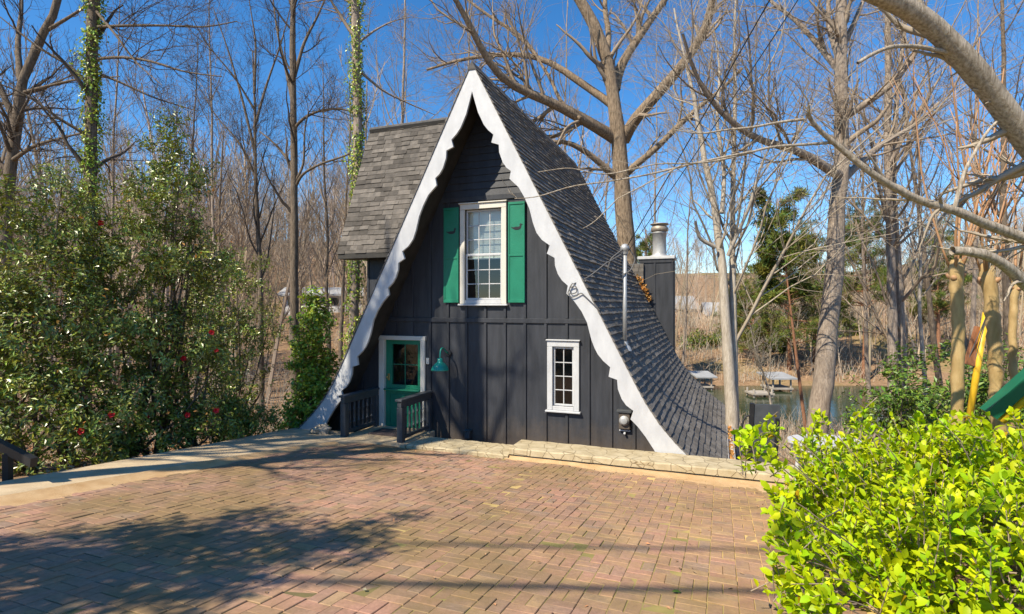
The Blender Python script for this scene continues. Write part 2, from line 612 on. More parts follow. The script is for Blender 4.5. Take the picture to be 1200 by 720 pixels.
def resample(pts, n, rad=None):
    pts = np.asarray(pts, float)
    d = np.concatenate([[0], np.cumsum(np.linalg.norm(np.diff(pts, axis=0), axis=1))])
    s = np.linspace(0, d[-1], n)
    # Catmull-Rom style smoothing through a dense linear curve
    out = np.stack([np.interp(s, d, pts[:, k]) for k in range(3)], 1)
    for _ in range(2):
        out[1:-1] = 0.25 * out[:-2] + 0.5 * out[1:-1] + 0.25 * out[2:]
    return out


def unit(a):
    return a / (np.linalg.norm(a, axis=-1, keepdims=True) + 1e-9)


def spawn(rng, pp, pr, n, f0, f1, ln, ang, up, npts, wander, rr=0.6, taper=0.3, minr=0.002, lscale=None):
    """n child branches on parents pp [M,N,3] with radii pr [M,N]"""
    Mn, Nn, _ = pp.shape
    L = np.linalg.norm(np.diff(pp, axis=1), axis=2).sum(1)
    idx = rng.choice(Mn, n, p=L / L.sum())
    f = rng.uniform(f0, f1, n)
    x = f * (Nn - 1)
    i0 = np.clip(x.astype(int), 0, Nn - 2)
    w = (x - i0)[:, None]
    pos = pp[idx, i0] * (1 - w) + pp[idx, i0 + 1] * w
    tg = unit(pp[idx, i0 + 1] - pp[idx, i0])
    r = pr[idx, i0] * (1 - w[:, 0]) + pr[idx, i0 + 1] * w[:, 0]
    rnd = unit(rng.normal(size=(n, 3)))
    perp = unit(np.cross(tg, rnd))
    th = np.radians(rng.uniform(ang[0], ang[1], n))[:, None]
    d = unit(tg * np.cos(th) + perp * np.sin(th) + np.array([0, 0, up]) * rng.uniform(0.3, 1.2, (n, 1)))
    base = np.minimum(L[idx], 1e9) if lscale is None else lscale
    length = base * rng.uniform(ln[0], ln[1], n) * (1.15 - 0.6 * f)
    step = (length / (npts - 1))[:, None]
    pts = [pos]
    for _ in range(npts - 1):
        pts.append(pts[-1] + d * step)
        d = unit(d + rng.normal(size=(n, 3)) * wander + np.array([0, 0, up * 0.25]))
    pts = np.stack(pts, 1)
    r0 = np.maximum(r * rr * rng.uniform(0.7, 1.05, n), minr)
    rad = np.maximum(r0[:, None] * np.linspace(1, taper, npts)[None], minr * 0.7)
    return pts, rad


def leaves(rng, c, d, n, L, W, fold=0.25, col=None, detail=0, curl=0.0):
    """leaf blades: c base points, d axis, n normal -> verts, quads, tris, colours"""
    d = unit(d)
    s = unit(np.cross(d, n))
    n = np.cross(s, d)
    L = np.asarray(L)[:, None]
    W = np.asarray(W)[:, None]
    m = len(c)
    if detail == 0:
        mid = c + d * L * 0.45
        v = np.stack([c, mid + s * W * 0.5 + n * W * fold, c + d * L - n * L * curl, mid - s * W * 0.5 + n * W * fold], 1)
        o = (np.arange(m) * 4)[:, None]
        tr = np.concatenate([o + np.array([[0, 1, 2]]), o + np.array([[0, 2, 3]])])
        vv, qq, tt, k = v.reshape(-1, 3), None, tr, 4
    else:
        a, b_ = 0.34, 0.72
        m1 = c + d * L * a
        m2 = c + d * L * b_ - n * L * curl * 0.35
        tip = c + d * L - n * L * curl
        r1, l1 = m1 + s * W * 0.44 + n * W * fold, m1 - s * W * 0.44 + n * W * fold
        r2, l2 = m2 + s * W * 0.46 + n * W * fold, m2 - s * W * 0.46 + n * W * fold
        v = np.stack([c, m1, m2, tip, r1, r2, l1, l2], 1)
        o = (np.arange(m) * 8)[:, None]
        qq = np.concatenate([o + np.array([[1, 4, 5, 2]]), o + np.array([[1, 2, 7, 6]])])
        tt = np.concatenate([o + np.array([x]) for x in ((0, 4, 1), (2, 5, 3), (0, 1, 6), (2, 3, 7))])
        vv, k = v.reshape(-1, 3), 8
    cc = None if col is None else np.repeat(col, k, axis=0)
    return vv, qq, tt, cc


def leafcol(rng, n, a=0.6, b=1.4, warm=0.15):
    v = rng.uniform(a, b, (n, 1))
    w = rng.uniform(-warm, warm, (n, 1))
    return v * np.concatenate([1 + w * 1.6, np.ones((n, 1)), 1 - w], 1)


# ------------------------------------------------------------------ terrain
def zp(t):
    return -1.6 - 0.115 * np.clip(t, -14, 9.6)


def sm(a, b, x):
    s = np.clip((x - a) / (b - a), 0, 1)
    return s * s * (3 - 2 * s)


LAKE = -9.3


def lump(X, Y, s):
    return (np.sin(X / s * 1.3 + 1.7 * np.sin(Y / s * 0.7)) * np.cos(Y / s * 1.1 + 1.3 * np.sin(X / s * 0.6 + 2)))


def terrain(X, Y):
    X, Y = np.asarray(X, float), np.asarray(Y, float)
    u, t = uv(X, Y)
    yl = [-400, 0, 8, 12, 20, 34, 55, 80, 120, 200, 400, 1500]
    zl = [6, -1.5, -3.0, -3.6, -4.6, -5.2, -2.0, 4.5, 13, 22, 30, 32]
    yr = [-400, 0, 8, 12, 20, 38, 42, 60, 64, 70, 90, 120, 160, 250, 400, 1500]
    zr = [6, -1.5, -3.0, -3.7, -5.6, -9.0, -10.2, -10.2, -9.1, -7.6, -4.2, -1.0, 5.5, 14.0, 18, 18]
    ZL, ZR = np.interp(Y, yl, zl), np.interp(Y, yr, zr)
    ratio = X / np.maximum(Y, 6)
    w = sm(-0.12, 0.18, ratio)
    far = ZL * (1 - w) + ZR * w
    hill = sm(0.55, 0.85, ratio) * sm(62, 130, Y) * 9
    far = far + hill + sm(15, 40, Y) * 0.35 * lump(X, Y, 6) * (far > LAKE + 0.3) + sm(70, 160, Y) * 2.0 * lump(X, Y, 30)
    du = np.maximum(np.maximum(-8.3 - u, u - 7.0), 0)
    dt = np.maximum(t - 10.0, 0)
    dist = np.hypot(du, dt)
    k = sm(0, 7, dist)
    near = zp(t) - 0.10 + 0.05 * lump(X, Y, 0.9) * sm(0, 1.5, dist) - 0.25 * sm(0, 1.2, dist)
    return near * (1 - k) + far * k


def axis_pts(lo, hi, fine_lo, fine_hi, step, grow=1.16):
    a = list(np.arange(fine_lo, fine_hi + 1e-6, step))
    s = step
    while a[-1] < hi:
        s *= grow
        a.append(a[-1] + s)
    s = step
    pre = [a[0]]
    while pre[-1] > lo:
        s *= grow
        pre.append(pre[-1] - s)
    return np.array(pre[::-1][:-1] + a)


gx = axis_pts(-900, 900, -26, 30, 0.5, 1.1)
gy = axis_pts(-120, 1500, -4, 70, 0.5, 1.1)
GX, GY = np.meshgrid(gx, gy, indexing='ij')
GZ = terrain(GX, GY)
ni, nj = GX.shape
ii, jj = np.meshgrid(np.arange(ni - 1), np.arange(nj - 1), indexing='ij')
q = np.stack([ii * nj + jj, (ii + 1) * nj + jj, (ii + 1) * nj + jj + 1, ii * nj + jj + 1], -1).reshape(-1, 4)
o = MB().add(np.stack([GX, GY, GZ], -1).reshape(-1, 3), q).build('ground', 'ground', smooth=True)
tag(o, kind='structure')
o = MB().add([(-60, 30, LAKE), (300, 30, LAKE), (300, 80, LAKE), (-60, 80, LAKE)], [(0, 1, 2, 3)]).build('lake_water', 'water')
tag(o, kind='structure')


def gz(p):
    return float(terrain(p[0], p[1]))


# ------------------------------------------------------------------ driveway, curb, concrete
rng = np.random.default_rng(11)
UL, UR, T0, T1 = -6.85, 1.05, -3.0, 8.9
sheet = MB(h=True)
us_, ts_ = np.linspace(UL - 0.05, UR + 0.1, 90), np.linspace(T0, T1, 130)
US, TS = np.meshgrid(us_, ts_, indexing='ij')
ii, jj = np.meshgrid(np.arange(89), np.arange(129), indexing='ij')
sheet.add(np.stack([US, TS, zp(TS) - 0.0062 + .006 * lump(US, TS, .55)], -1).reshape(-1, 3),
          np.stack([ii * 130 + jj, (ii + 1) * 130 + jj, (ii + 1) * 130 + jj + 1, ii * 130 + jj + 1], -1).reshape(-1, 4))
o = sheet.build('joint_sand', 'joint')
tag(o, kind='structure')
bx0, bt0, blen, bw, cc = [], [], [], [], []
cell = 0.205
nu, ntt = int((UR - UL) / cell), int((T1 - T0) / cell)
lane_off = np.cumsum(rng.normal(0, 0.012, nu)) % 0.2
for i in range(nu):
    for j in range(ntt):
        u0, t0 = UL + i * cell, T0 + j * cell + lane_off[i] - 0.1
        kind = (i + j) % 2 if rng.random() > 0.1 else int(rng.integers(0, 2))
        for h_ in (0, 1):
            if kind:
                bx0.append((u0, t0 + h_ * cell / 2, u0 + cell, t0 + (h_ + 1) * cell / 2))
            else:
                bx0.append((u0 + h_ * cell / 2, t0, u0 + (h_ + 1) * cell / 2, t0 + cell))
B = np.array(bx0)
nb = len(B)
g_ = rng.uniform(0.0012, 0.0042, (nb, 1))
lo = B[:, :2] + g_ + rng.normal(0, 0.0012, (nb, 2))
hi = B[:, 2:] - g_ + rng.normal(0, 0.0012, (nb, 2))
top = rng.normal(0.0, 0.0022, (nb, 1)) + rng.normal(0, 0.0017, (nb, 4)) + .006 * lump(B[:, :1], B[:, 1:2], .55)
pal = np.array([(0.345, 0.205, 0.132), (0.325, 0.195, 0.136), (0.375, 0.208, 0.142), (0.300, 0.188, 0.130), (0.345, 0.225, 0.130), (0.280, 0.190, 0.136)])
bc = pal[rng.choice(6, nb, p=[.28, .22, .15, .15, .12, .08])] * rng.uniform(0.91, 1.09, (nb, 1))
# broad drift of tone between batches of bricks
bc *= 1 + 0.10 * lump(B[:, :1] * 1.0, B[:, 1:2] * 1.0, 1.4)
ch = 0.004


def corner(a, b2):
    return np.stack([a, b2], 1)


cs = [corner(lo[:, 0], lo[:, 1]), corner(hi[:, 0], lo[:, 1]), corner(hi[:, 0], hi[:, 1]), corner(lo[:, 0], hi[:, 1])]
cin = [cs[0] + [ch, ch], cs[1] + [-ch, ch], cs[2] + [-ch, -ch], cs[3] + [ch, -ch]]
V = []
for k in range(4):
    V.append(np.concatenate([cs[k], (zp(cs[k][:, 1]) - 0.03)[:, None]], 1))
for k in range(4):
    V.append(np.concatenate([cs[k], (zp(cs[k][:, 1]) + top[:, k] - 0.004)[:, None]], 1))
for k in range(4):
    V.append(np.concatenate([cin[k], (zp(cin[k][:, 1]) + top[:, k])[:, None]], 1))
V = np.stack(V, 1)
ob = (np.arange(nb) * 12)[:, None]
Q = [ob + np.array([[8, 9, 10, 11]])]
for k in range(4):
    k2 = (k + 1) % 4
    Q.append(ob + np.array([[k, k2, 4 + k2, 4 + k]]))
    Q.append(ob + np.array([[4 + k, 4 + k2, 8 + k2, 8 + k]]))
o = MB(h=True).add(V.reshape(-1, 3), np.concatenate(Q), col=np.repeat(bc, 12, axis=0)).build('driveway', 'paver', fixn=False)
tag(o, kind='structure')


def strip(poly, dz, thick, name, m, cells=0.25, noise=0.0, edge=0.0):
    """slab following the sloping plane: poly in (u,t); top at zp+dz"""
    mb = MB(h=True)
    n = len(poly)
    v = [(p[0], p[1], float(zp(p[1])) + dz) for p in poly] + [(p[0], p[1], float(zp(p[1])) + dz - thick) for p in poly]
    mb.add(v, [(i, (i + 1) % n, (i + 1) % n + n, i + n) for i in range(n)], ngons=[list(range(n)), list(range(2 * n - 1, n - 1, -1))])
    return mb.build(name, m)


outer = [(-7.25, -3), (-7.3, 0), (-7.5, 3.0), (-7.66, 4.2), (-7.85, 5.4), (-8.05, 6.6), (-8.28, 7.8), (-8.5, 8.8), (-8.55, 9.5)]
inner = [(-5.35, 9.5), (-5.35, 8.55), (-5.9, 8.62), (-6.3, 8.5), (-6.62, 8.15), (-6.78, 7.4), (-6.82, 6), (-6.83, 3), (-6.83, -3)]
o = strip(outer + inner, 0.035, 0.4, 'pavement', 'concrete')
tag(o, kind='structure')


# sand drifted against the curb and the pavement edge: thin lens-shaped sheets
def sand_patch(line, width, name, hgt=0.012):
    mb = MB(h=True)
    line = np.asarray(line, float)
    L = np.linspace(0, 1, 60)
    d = np.linspace(0, 1, len(line))
    pu, pt, pw = (np.interp(L, d, line[:, k]) for k in range(3))
    r = np.random.default_rng(5)
    wob = np.convolve(r.normal(0, 1, 70), np.ones(5) / 5, 'same')[:60]
    v, q = [], []
    for i in range(60):
        w = max(0.03, pw[i] * (1 + 0.45 * wob[i]))
        for a, zz in ((0, 0.05), (0.3, 0.022), (0.7, 0.007), (1.0, -0.006)):
            if width > 0:
                p = (pu[i], pt[i] - a * w)
            else:
                p = (pu[i] + a * w, pt[i])
            v.append((*p, float(zp(p[1])) + zz))
        if i:
            b = (i - 1) * 4
            for k in range(3):
                q.append((b + k, b + 4 + k, b + 5 + k, b + 1 + k))
    mb.add(v, q)
    return tag(mb.build(name, 'sand', smooth=True), kind='structure')


sand_patch([(-3.4, 8.62, 0.10), (-2.4, 8.63, 0.2), (-1.2, 8.63, 0.36), (0.2, 8.62, 0.52), (1.0, 8.62, 0.6)], 1, 'sand')
sand_patch([(-6.82, 2.2, 0.25), (-6.82, 4.2, 0.34), (-6.8, 6.2, 0.2), (-6.76, 7.6, 0.16), (-6.6, 8.2, 0.2)], -1, 'sand')

# curb: single course on the left, two courses on the right, wavy edges
def course(u0, u1, t0, t1, z0, z1, mb):
    r = np.random.default_rng(int((u1 + 20) * 100))
    n = 40
    us = np.linspace(u0, u1, n)
    b = 0.018
    prof = [(t0, z0), (t0, z1 - b), (t0 + b, z1), (t1 - b, z1), (t1, z1 - b), (t1, z0)]
    v, q = [], []
    for i, u_ in enumerate(us):
        du_, dz_ = r.normal(0, 0.004), r.normal(0, 0.003)
        for (tt, zz) in prof:
            v.append((u_, tt + du_, zz + (dz_ if zz > z0 else 0)))
        if i:
            a = (i - 1) * 6
            for k in range(5):
                q.append((a + k, a + 6 + k, a + 7 + k, a + 1 + k))
    mb.add(v, q, ngons=[list(range(6)), list(range(6 * (n - 1), 6 * n))[::-1]])


root = thing('curb', 'long low paved curb of cream interlocking pavers edging the driveway in front of the house', 'curb', H(-2, 8.9, -2.7))
mb = MB(h=True)
course(-3.32, 1.9, 8.64, 9.22, -2.9, -2.515, mb)
mb.build('lower_course', 'curb', root)
mb = MB(h=True)
course(-3.34, 1.95, 8.60, 9.24, -2.513, -2.41, mb)
mb.build('upper_course', 'curb', root)
mb = MB(h=True)
course(-5.32, -3.345, 8.56, 9.24, -2.9, -2.52, mb)
mb.build('end_slab', 'curb', root)

# ------------------------------------------------------------------ house
UC = -4.33
ZT = 4.52
TB, TW, TK = 9.30, 10.0, 17.0      # barge plane, facade plane, back
prof = np.array([(0, ZT), (2.9, -1.135), (3.15, -1.6), (3.4, -1.97), (3.65, -2.25), (4.0, -2.58), (4.45, -2.93)])
ps = np.concatenate([[0], np.cumsum(np.hypot(*np.diff(prof, axis=0).T))])
PL = ps[-1]


def prof_at(s):
    return np.stack([np.interp(s, ps, prof[:, 0]), np.interp(s, ps, prof[:, 1])], -1)


def prof_tan(s):
    a = prof_at(np.clip(s + 0.12, 0, PL)) - prof_at(np.clip(s - 0.12, 0, PL))
    return unit(a)


def roof_z(du):
    return np.interp(abs(du), prof[:, 0], prof[:, 1])


HB = H(UC, 13.0, -3.6)
house = thing('house', 'black A-frame house with scalloped white bargeboards and flared shingle roof', 'house', HB)


def shingles_profile(mb, sgn, t0, t1, rng, expo=0.128):
    rows = np.arange(0.02, PL - 0.02, expo)
    V, C = [], []
    for s in rows:
        w = []
        x = t0 - rng.uniform(0, 0.25)
        while x < t1:
            nx = x + rng.uniform(0.16, 0.34)
            w.append((max(x, t0), min(nx, t1)))
            x = nx
        w = np.array([a for a in w if a[1] - a[0] > 0.02])
        n = len(w)
        s1 = np.minimum(s + expo + rng.normal(0.0, 0.004, n), PL + 0.03)
        th = 0.026 + rng.normal(0, .002) + rng.choice([0.0, 0.004, 0.010], n) + rng.uniform(0, 0.003, n)
        a0, a1 = prof_at(np.full(n, max(s - 0.04, 0))), prof_at(s1)
        tn = prof_tan(np.full(n, s + expo / 2))
        nr = np.stack([-tn[:, 1], tn[:, 0]], 1)
        g = 0.002
        for (pa, off) in ((a0, np.full(n, 0.004)), (a1, th), (a1, np.full(n, -0.002))):
            pp = pa + nr * off[:, None]
            for tt in (w[:, 0] + g, w[:, 1] - g):
                V.append(np.stack([UC + sgn * pp[:, 0], tt, pp[:, 1]], 1))
        C.append(np.repeat(rng.uniform(0.78, 1.25, (n, 1)) * rng.uniform(.92, 1.08) * np.array([[1.03, 0.99, 0.94]]), 6, 0))
        v = np.stack(V, 1).reshape(-1, 3)
        V = []
        ob = (np.arange(n) * 6)[:, None]
        mb.add(v, np.concatenate([ob + np.array([x]) for x in ((0, 1, 3, 2), (2, 3, 5, 4))]),
               tris=np.concatenate([ob + np.array([x]) for x in ((0, 2, 4), (1, 5, 3))]), col=C[-1])


rng = np.random.default_rng(3)
# deck: solid sheathing under the shingles
ss = np.linspace(0, PL, 40)
pa = prof_at(ss)
tn = prof_tan(ss)
nr = np.stack([-tn[:, 1], tn[:, 0]], 1)
inn = pa - nr * 0.13
inn[:, 0] = np.maximum(inn[:, 0], 0)
inn[0] = (0, ZT - 0.30)
pos_ = [(UC + p[0], p[1]) for p in pa] + [(UC + p[0], p[1]) for p in inn[::-1]]
neg_ = [(UC - p[0], p[1]) for p in pa] + [(UC - p[0], p[1]) for p in inn[::-1]]
mb = MB(h=True)
nP = len(ss)
for sg in (1, -1):
    v = []
    for tt in (TB, TK):
        for arr in (pa, inn):
            for p in arr:
                v.append((UC + sg * p[0], tt, p[1]))
    q = []
    for i in range(nP - 1):
        q += [(i, i + 1, 2 * nP + i + 1, 2 * nP + i), (nP + i, nP + i + 1, 3 * nP + i + 1, 3 * nP + i),
              (i, i + 1, nP + i + 1, nP + i), (2 * nP + i, 2 * nP + i + 1, 3 * nP + i + 1, 3 * nP + i)]
    q.append((nP - 1, 2 * nP - 1, 4 * nP - 1, 3 * nP - 1))
    mb.add(v, q)
roof = mb.build('roof', 'soffit', house, fixn=False)
mb = MB(h=True)
shingles_profile(mb, 1, TB - 0.07, TK + 0.06, rng)
mb.build('shingles', 'shingle', roof, fixn=False)
mb = MB(h=True)
shingles_profile(mb, -1, TB - 0.07, TK + 0.06, rng)
mb.build('shingles', 'shingle', roof, fixn=False)
mb = MB(h=True)
x = TB - 0.07
while x < TK + 0.05:
    e = min(x + 0.22, TK + 0.06)
    c = rng.uniform(0.6, 1.0)
    z0 = ZT + 0.035
    mb.add([(UC - 0.085, x, z0 - 0.16), (UC, x, z0 + 0.006), (UC + 0.085, x, z0 - 0.16), (UC - 0.085, e, z0 - 0.165), (UC, e, z0), (UC + 0.085, e, z0 - 0.165)],
           [(0, 1, 4, 3), (1, 2, 5, 4)], tris=[(0, 2, 1)], col=(c, c, c))
    x += 0.2
mb.build('ridge_cap', 'shingle', roof)
# gutter along the right eave, with leaves in it
ue, ze = UC + 4.47, -2.93
mb = MB(h=True)
for tt0, tt1 in ((TB, TK),):
    pr_ = [(0.0, 0.03), (0.0, -0.10), (0.11, -0.10), (0.125, 0.03), (0.117, 0.03), (0.10, -0.085), (0.008, -0.085), (0.008, 0.03)]
    mb.prism([(ue + a, ze + b) for a, b in pr_], 1, tt0, tt1)
gut = mb.build('gutter', 'white', house)
n = 260
c = np.stack([rng.uniform(ue + 0.01, ue + 0.11, n), rng.uniform(TB + 0.1, TK, n), rng.uniform(ze - 0.06, ze + 0.04, n)], 1)
v, qq, tt, cc = leaves(rng, HA(c), rng.normal(size=(n, 3)), rng.normal(size=(n, 3)) + [0, 0, 1.5], rng.uniform(.06, .11, n), rng.uniform(.03, .06, n), col=leafcol(rng, n))
MB().add(v, qq, tt, col=cc).build('leaf_debris', 'dry_leaf', house)['kind'] = 'stuff'

# bargeboards (inner edge traced on the right board, mirrored to the left)
inner_px = [(553.3, 107.5), (556.7, 118.3), (560.8, 132.5), (567.5, 146.7), (572.5, 153), (578.7, 158.3), (576.3, 167.5), (585, 170), (585.5, 179),
            (589.5, 190.5), (594, 197), (599.2, 200.8), (597.5, 210), (608.3, 220), (615, 231.7), (620.8, 245), (625, 261.7), (629.2, 273.3), (635.5, 281.5),
            (644.7, 288), (641.3, 297.5), (650.3, 302.5), (650.8, 311.7), (654.2, 321.7), (659, 329), (665.8, 335), (664.2, 344.2), (673.3, 353.3),
            (681.7, 365), (688.3, 378.3), (693.3, 398.3), (697, 408), (700.8, 415.3), (707, 423), (715.3, 430.3), (713.5, 441.5), (723.4, 445.1), (724.3, 456),
            (728.8, 467.7), (734, 475), (742.4, 481.3), (739.1, 491.2), (747.8, 500.2), (756.8, 512), (766.7, 527.3), (776, 545)]
ip = np.array([px_on_t(x, y, TB - 0.03) for x, y in inner_px])
ip[0, 0] = UC
print('inner apex', ip[0], 'end', ip[-1])
so = np.linspace(0, PL, 60)
op = prof_at(so)


def barge(sg):
    mb = MB(h=True)
    # strip between outer profile and inner edge: resample both by matching height
    inn_ = [(p[0] - UC, p[1]) for p in ip] + [(4.05, -3.05)]
    poly = [(UC + sg * p[0], p[1]) for p in op] + [(UC + sg * p[0], p[1]) for p in reversed(inn_)]
    mb.prism(poly, 1, TB - 0.052, TB - 0.002)
    return mb.build('bargeboard', 'white', house)


barge(1)
barge(-1)

# facade with openings
def win_rect(x0, y0, x1, y1, t=TW):
    a, b_ = px_on_t(x0, y0, t), px_on_t(x1, y1, t)
    return [a[0], b_[1], b_[0], a[1]]       # u0, z0, u1, z1


UPW = win_rect(541, 243, 593, 355)
LOW = win_rect(643, 402, 678, 481)
DOOR = win_rect(448, 397, 496, 508)
DOOR[1] = -2.70
print('upper', UPW, 'low', LOW, 'door', DOOR)
holes = [UPW, LOW, DOOR]
zb_ = -3.0
br = sorted(set([round(x, 4) for x in np.arange(UC - 3.86, UC + 3.87, 0.08)] + [h_[0] for h_ in holes] + [h_[2] for h_ in holes] + [UC]))
mb = MB(h=True)
for a, b_ in zip(br[:-1], br[1:]):
    mid = (a + b_) / 2
    za, zb2 = float(roof_z(a - UC)) - 0.12, float(roof_z(b_ - UC)) - 0.12
    cuts = [h_ for h_ in holes if h_[0] < mid < h_[2]]
    segs = []
    lo_ = zb_
    for h_ in sorted(cuts, key=lambda h: h[1]):
        if h_[1] > lo_:
            segs.append((lo_, h_[1], h_[1]))
        lo_ = h_[3]
    segs.append((lo_, za, zb2))
    for (l, h1, h2) in segs:
        if min(h1, h2) > l:
            mb.add([(a, TW, l), (b_, TW, l), (b_, TW, h2), (a, TW, h1), (a, TW + .12, l), (b_, TW + .12, l), (b_, TW + .12, h2), (a, TW + .12, h1)],
                   [(0, 1, 2, 3), (7, 6, 5, 4), (0, 4, 5, 1), (3, 2, 6, 7)])
for h_ in holes:     # reveals
    for ux in (h_[0], h_[2]):
        mb.add([(ux, TW, h_[1]), (ux, TW + .12, h_[1]), (ux, TW + .12, h_[3]), (ux, TW, h_[3])], [(0, 1, 2, 3)])
wall = mb.build('wall', 'paint_dark', house, fixn=False)
# battens and bands
ZB1 = px_on_t(600, 376, TW)[1]
ZB2 = px_on_t(560, 233, TW)[1]
u592 = px_on_t(592, 470, TW)[0]
mb = MB(h=True)
BT = 0.03
for i in range(-14, 14):
    u_ = u592 + i * 0.418
    for z0, z1 in ((zb_, ZB1 - 0.05), (ZB1 + 0.05, ZB2 - 0.05)):
        top_ = min(z1, float(min(roof_z(u_ - UC - 0.025), roof_z(u_ - UC + 0.025))) - 0.14)
        segs = [(z0, top_)]
        for h_ in holes:
            if h_[0] - 0.12 < u_ < h_[2] + 0.12:
                ns = []
                for (s0, s1) in segs:
                    if s1 <= h_[1] - .08 or s0 >= h_[3] + .08:
                        ns.append((s0, s1))
                    else:
                        if h_[1] - 0.08 > s0:
                            ns.append((s0, h_[1] - 0.08))
                        if s1 > h_[3] + 0.08:
                            ns.append((h_[3] + 0.08, s1))
                segs = ns
        for (s0, s1) in segs:
            if s1 - s0 > 0.05 and abs(u_ - UC) < 3.8:
                mb.bbox((u_ - 0.027, TW - BT, s0), (u_ + 0.027, TW - 0.002, s1), 0.004)
mb.build('batten', 'paint_dark', wall)


def half_at(z):
    return float(np.interp(-z, -prof[:, 1], prof[:, 0])) - 0.16


mb = MB(h=True)
hw = half_at(ZB1 + .05)
mb.bbox((UC - hw, TW - 0.034, ZB1 - 0.045), (UC + hw, TW - 0.003, ZB1 + 0.045), 0.006)
mb.build('trim_band', 'paint_dark', wall)
mb = MB(h=True)
hw = half_at(ZB2 + .06)
mb.bbox((UC - hw, TW - 0.034, ZB2 - 0.05), (UC + hw, TW - 0.003, ZB2 + 0.05), 0.006)
mb.build('trim_band', 'paint_dark', wall)
mb = MB(h=True)   # lap siding in the gable
z = ZB2 + 0.05
while z < ZT - 0.5:
    h0, h1 = half_at(z), max(half_at(z + 0.14), 0.01)
    mb.add([(UC - h0, TW - 0.028, z), (UC + h0, TW - 0.028, z), (UC + h1, TW - 0.006, z + 0.14), (UC - h1, TW - 0.006, z + 0.14),
            (UC - h0, TW - 0.003, z), (UC + h0, TW - 0.003, z)], [(0, 1, 2, 3), (0, 4, 5, 1)])
    z += 0.14
mb.build('lap_siding', 'paint_dark', wall)
# back, side and inner walls
mb = MB(h=True)
back = [(UC + d, float(roof_z(d)) - 0.12) for d in np.linspace(-3.85, 3.85, 40)]
mb.prism([(UC - 3.85, -7.0)] + back + [(UC + 3.85, -7.0)], 1, TK - 0.45, TK - 0.33)
for sg in (1, -1):
    mb.box((UC + sg * 3.8 - 0.06, TW + 0.125, -7.0), (UC + sg * 3.8 + 0.06, TK - 0.46, -2.55))
mb.box((UC - 3.74, TW + 0.0, -7.0), (UC + 3.74, TW + 0.12, -3.005))
mb.build('foundation_wall', 'paint_dark', house)
mb = MB(h=True)
mb.box((UC - 3.6, TW + 0.13, -2.82), (UC + 3.6, TK - 0.47, -2.72))
mb.box((UC - 2.2, TW + 0.13, -0.36), (UC + 2.2, TK - 0.47, -0.22))
mb.box((UC - 2.2, TW + 2.6, -2.71), (UC + 2.2, TW + 2.7, -0.37))
mb.build('floor', 'interior', house)


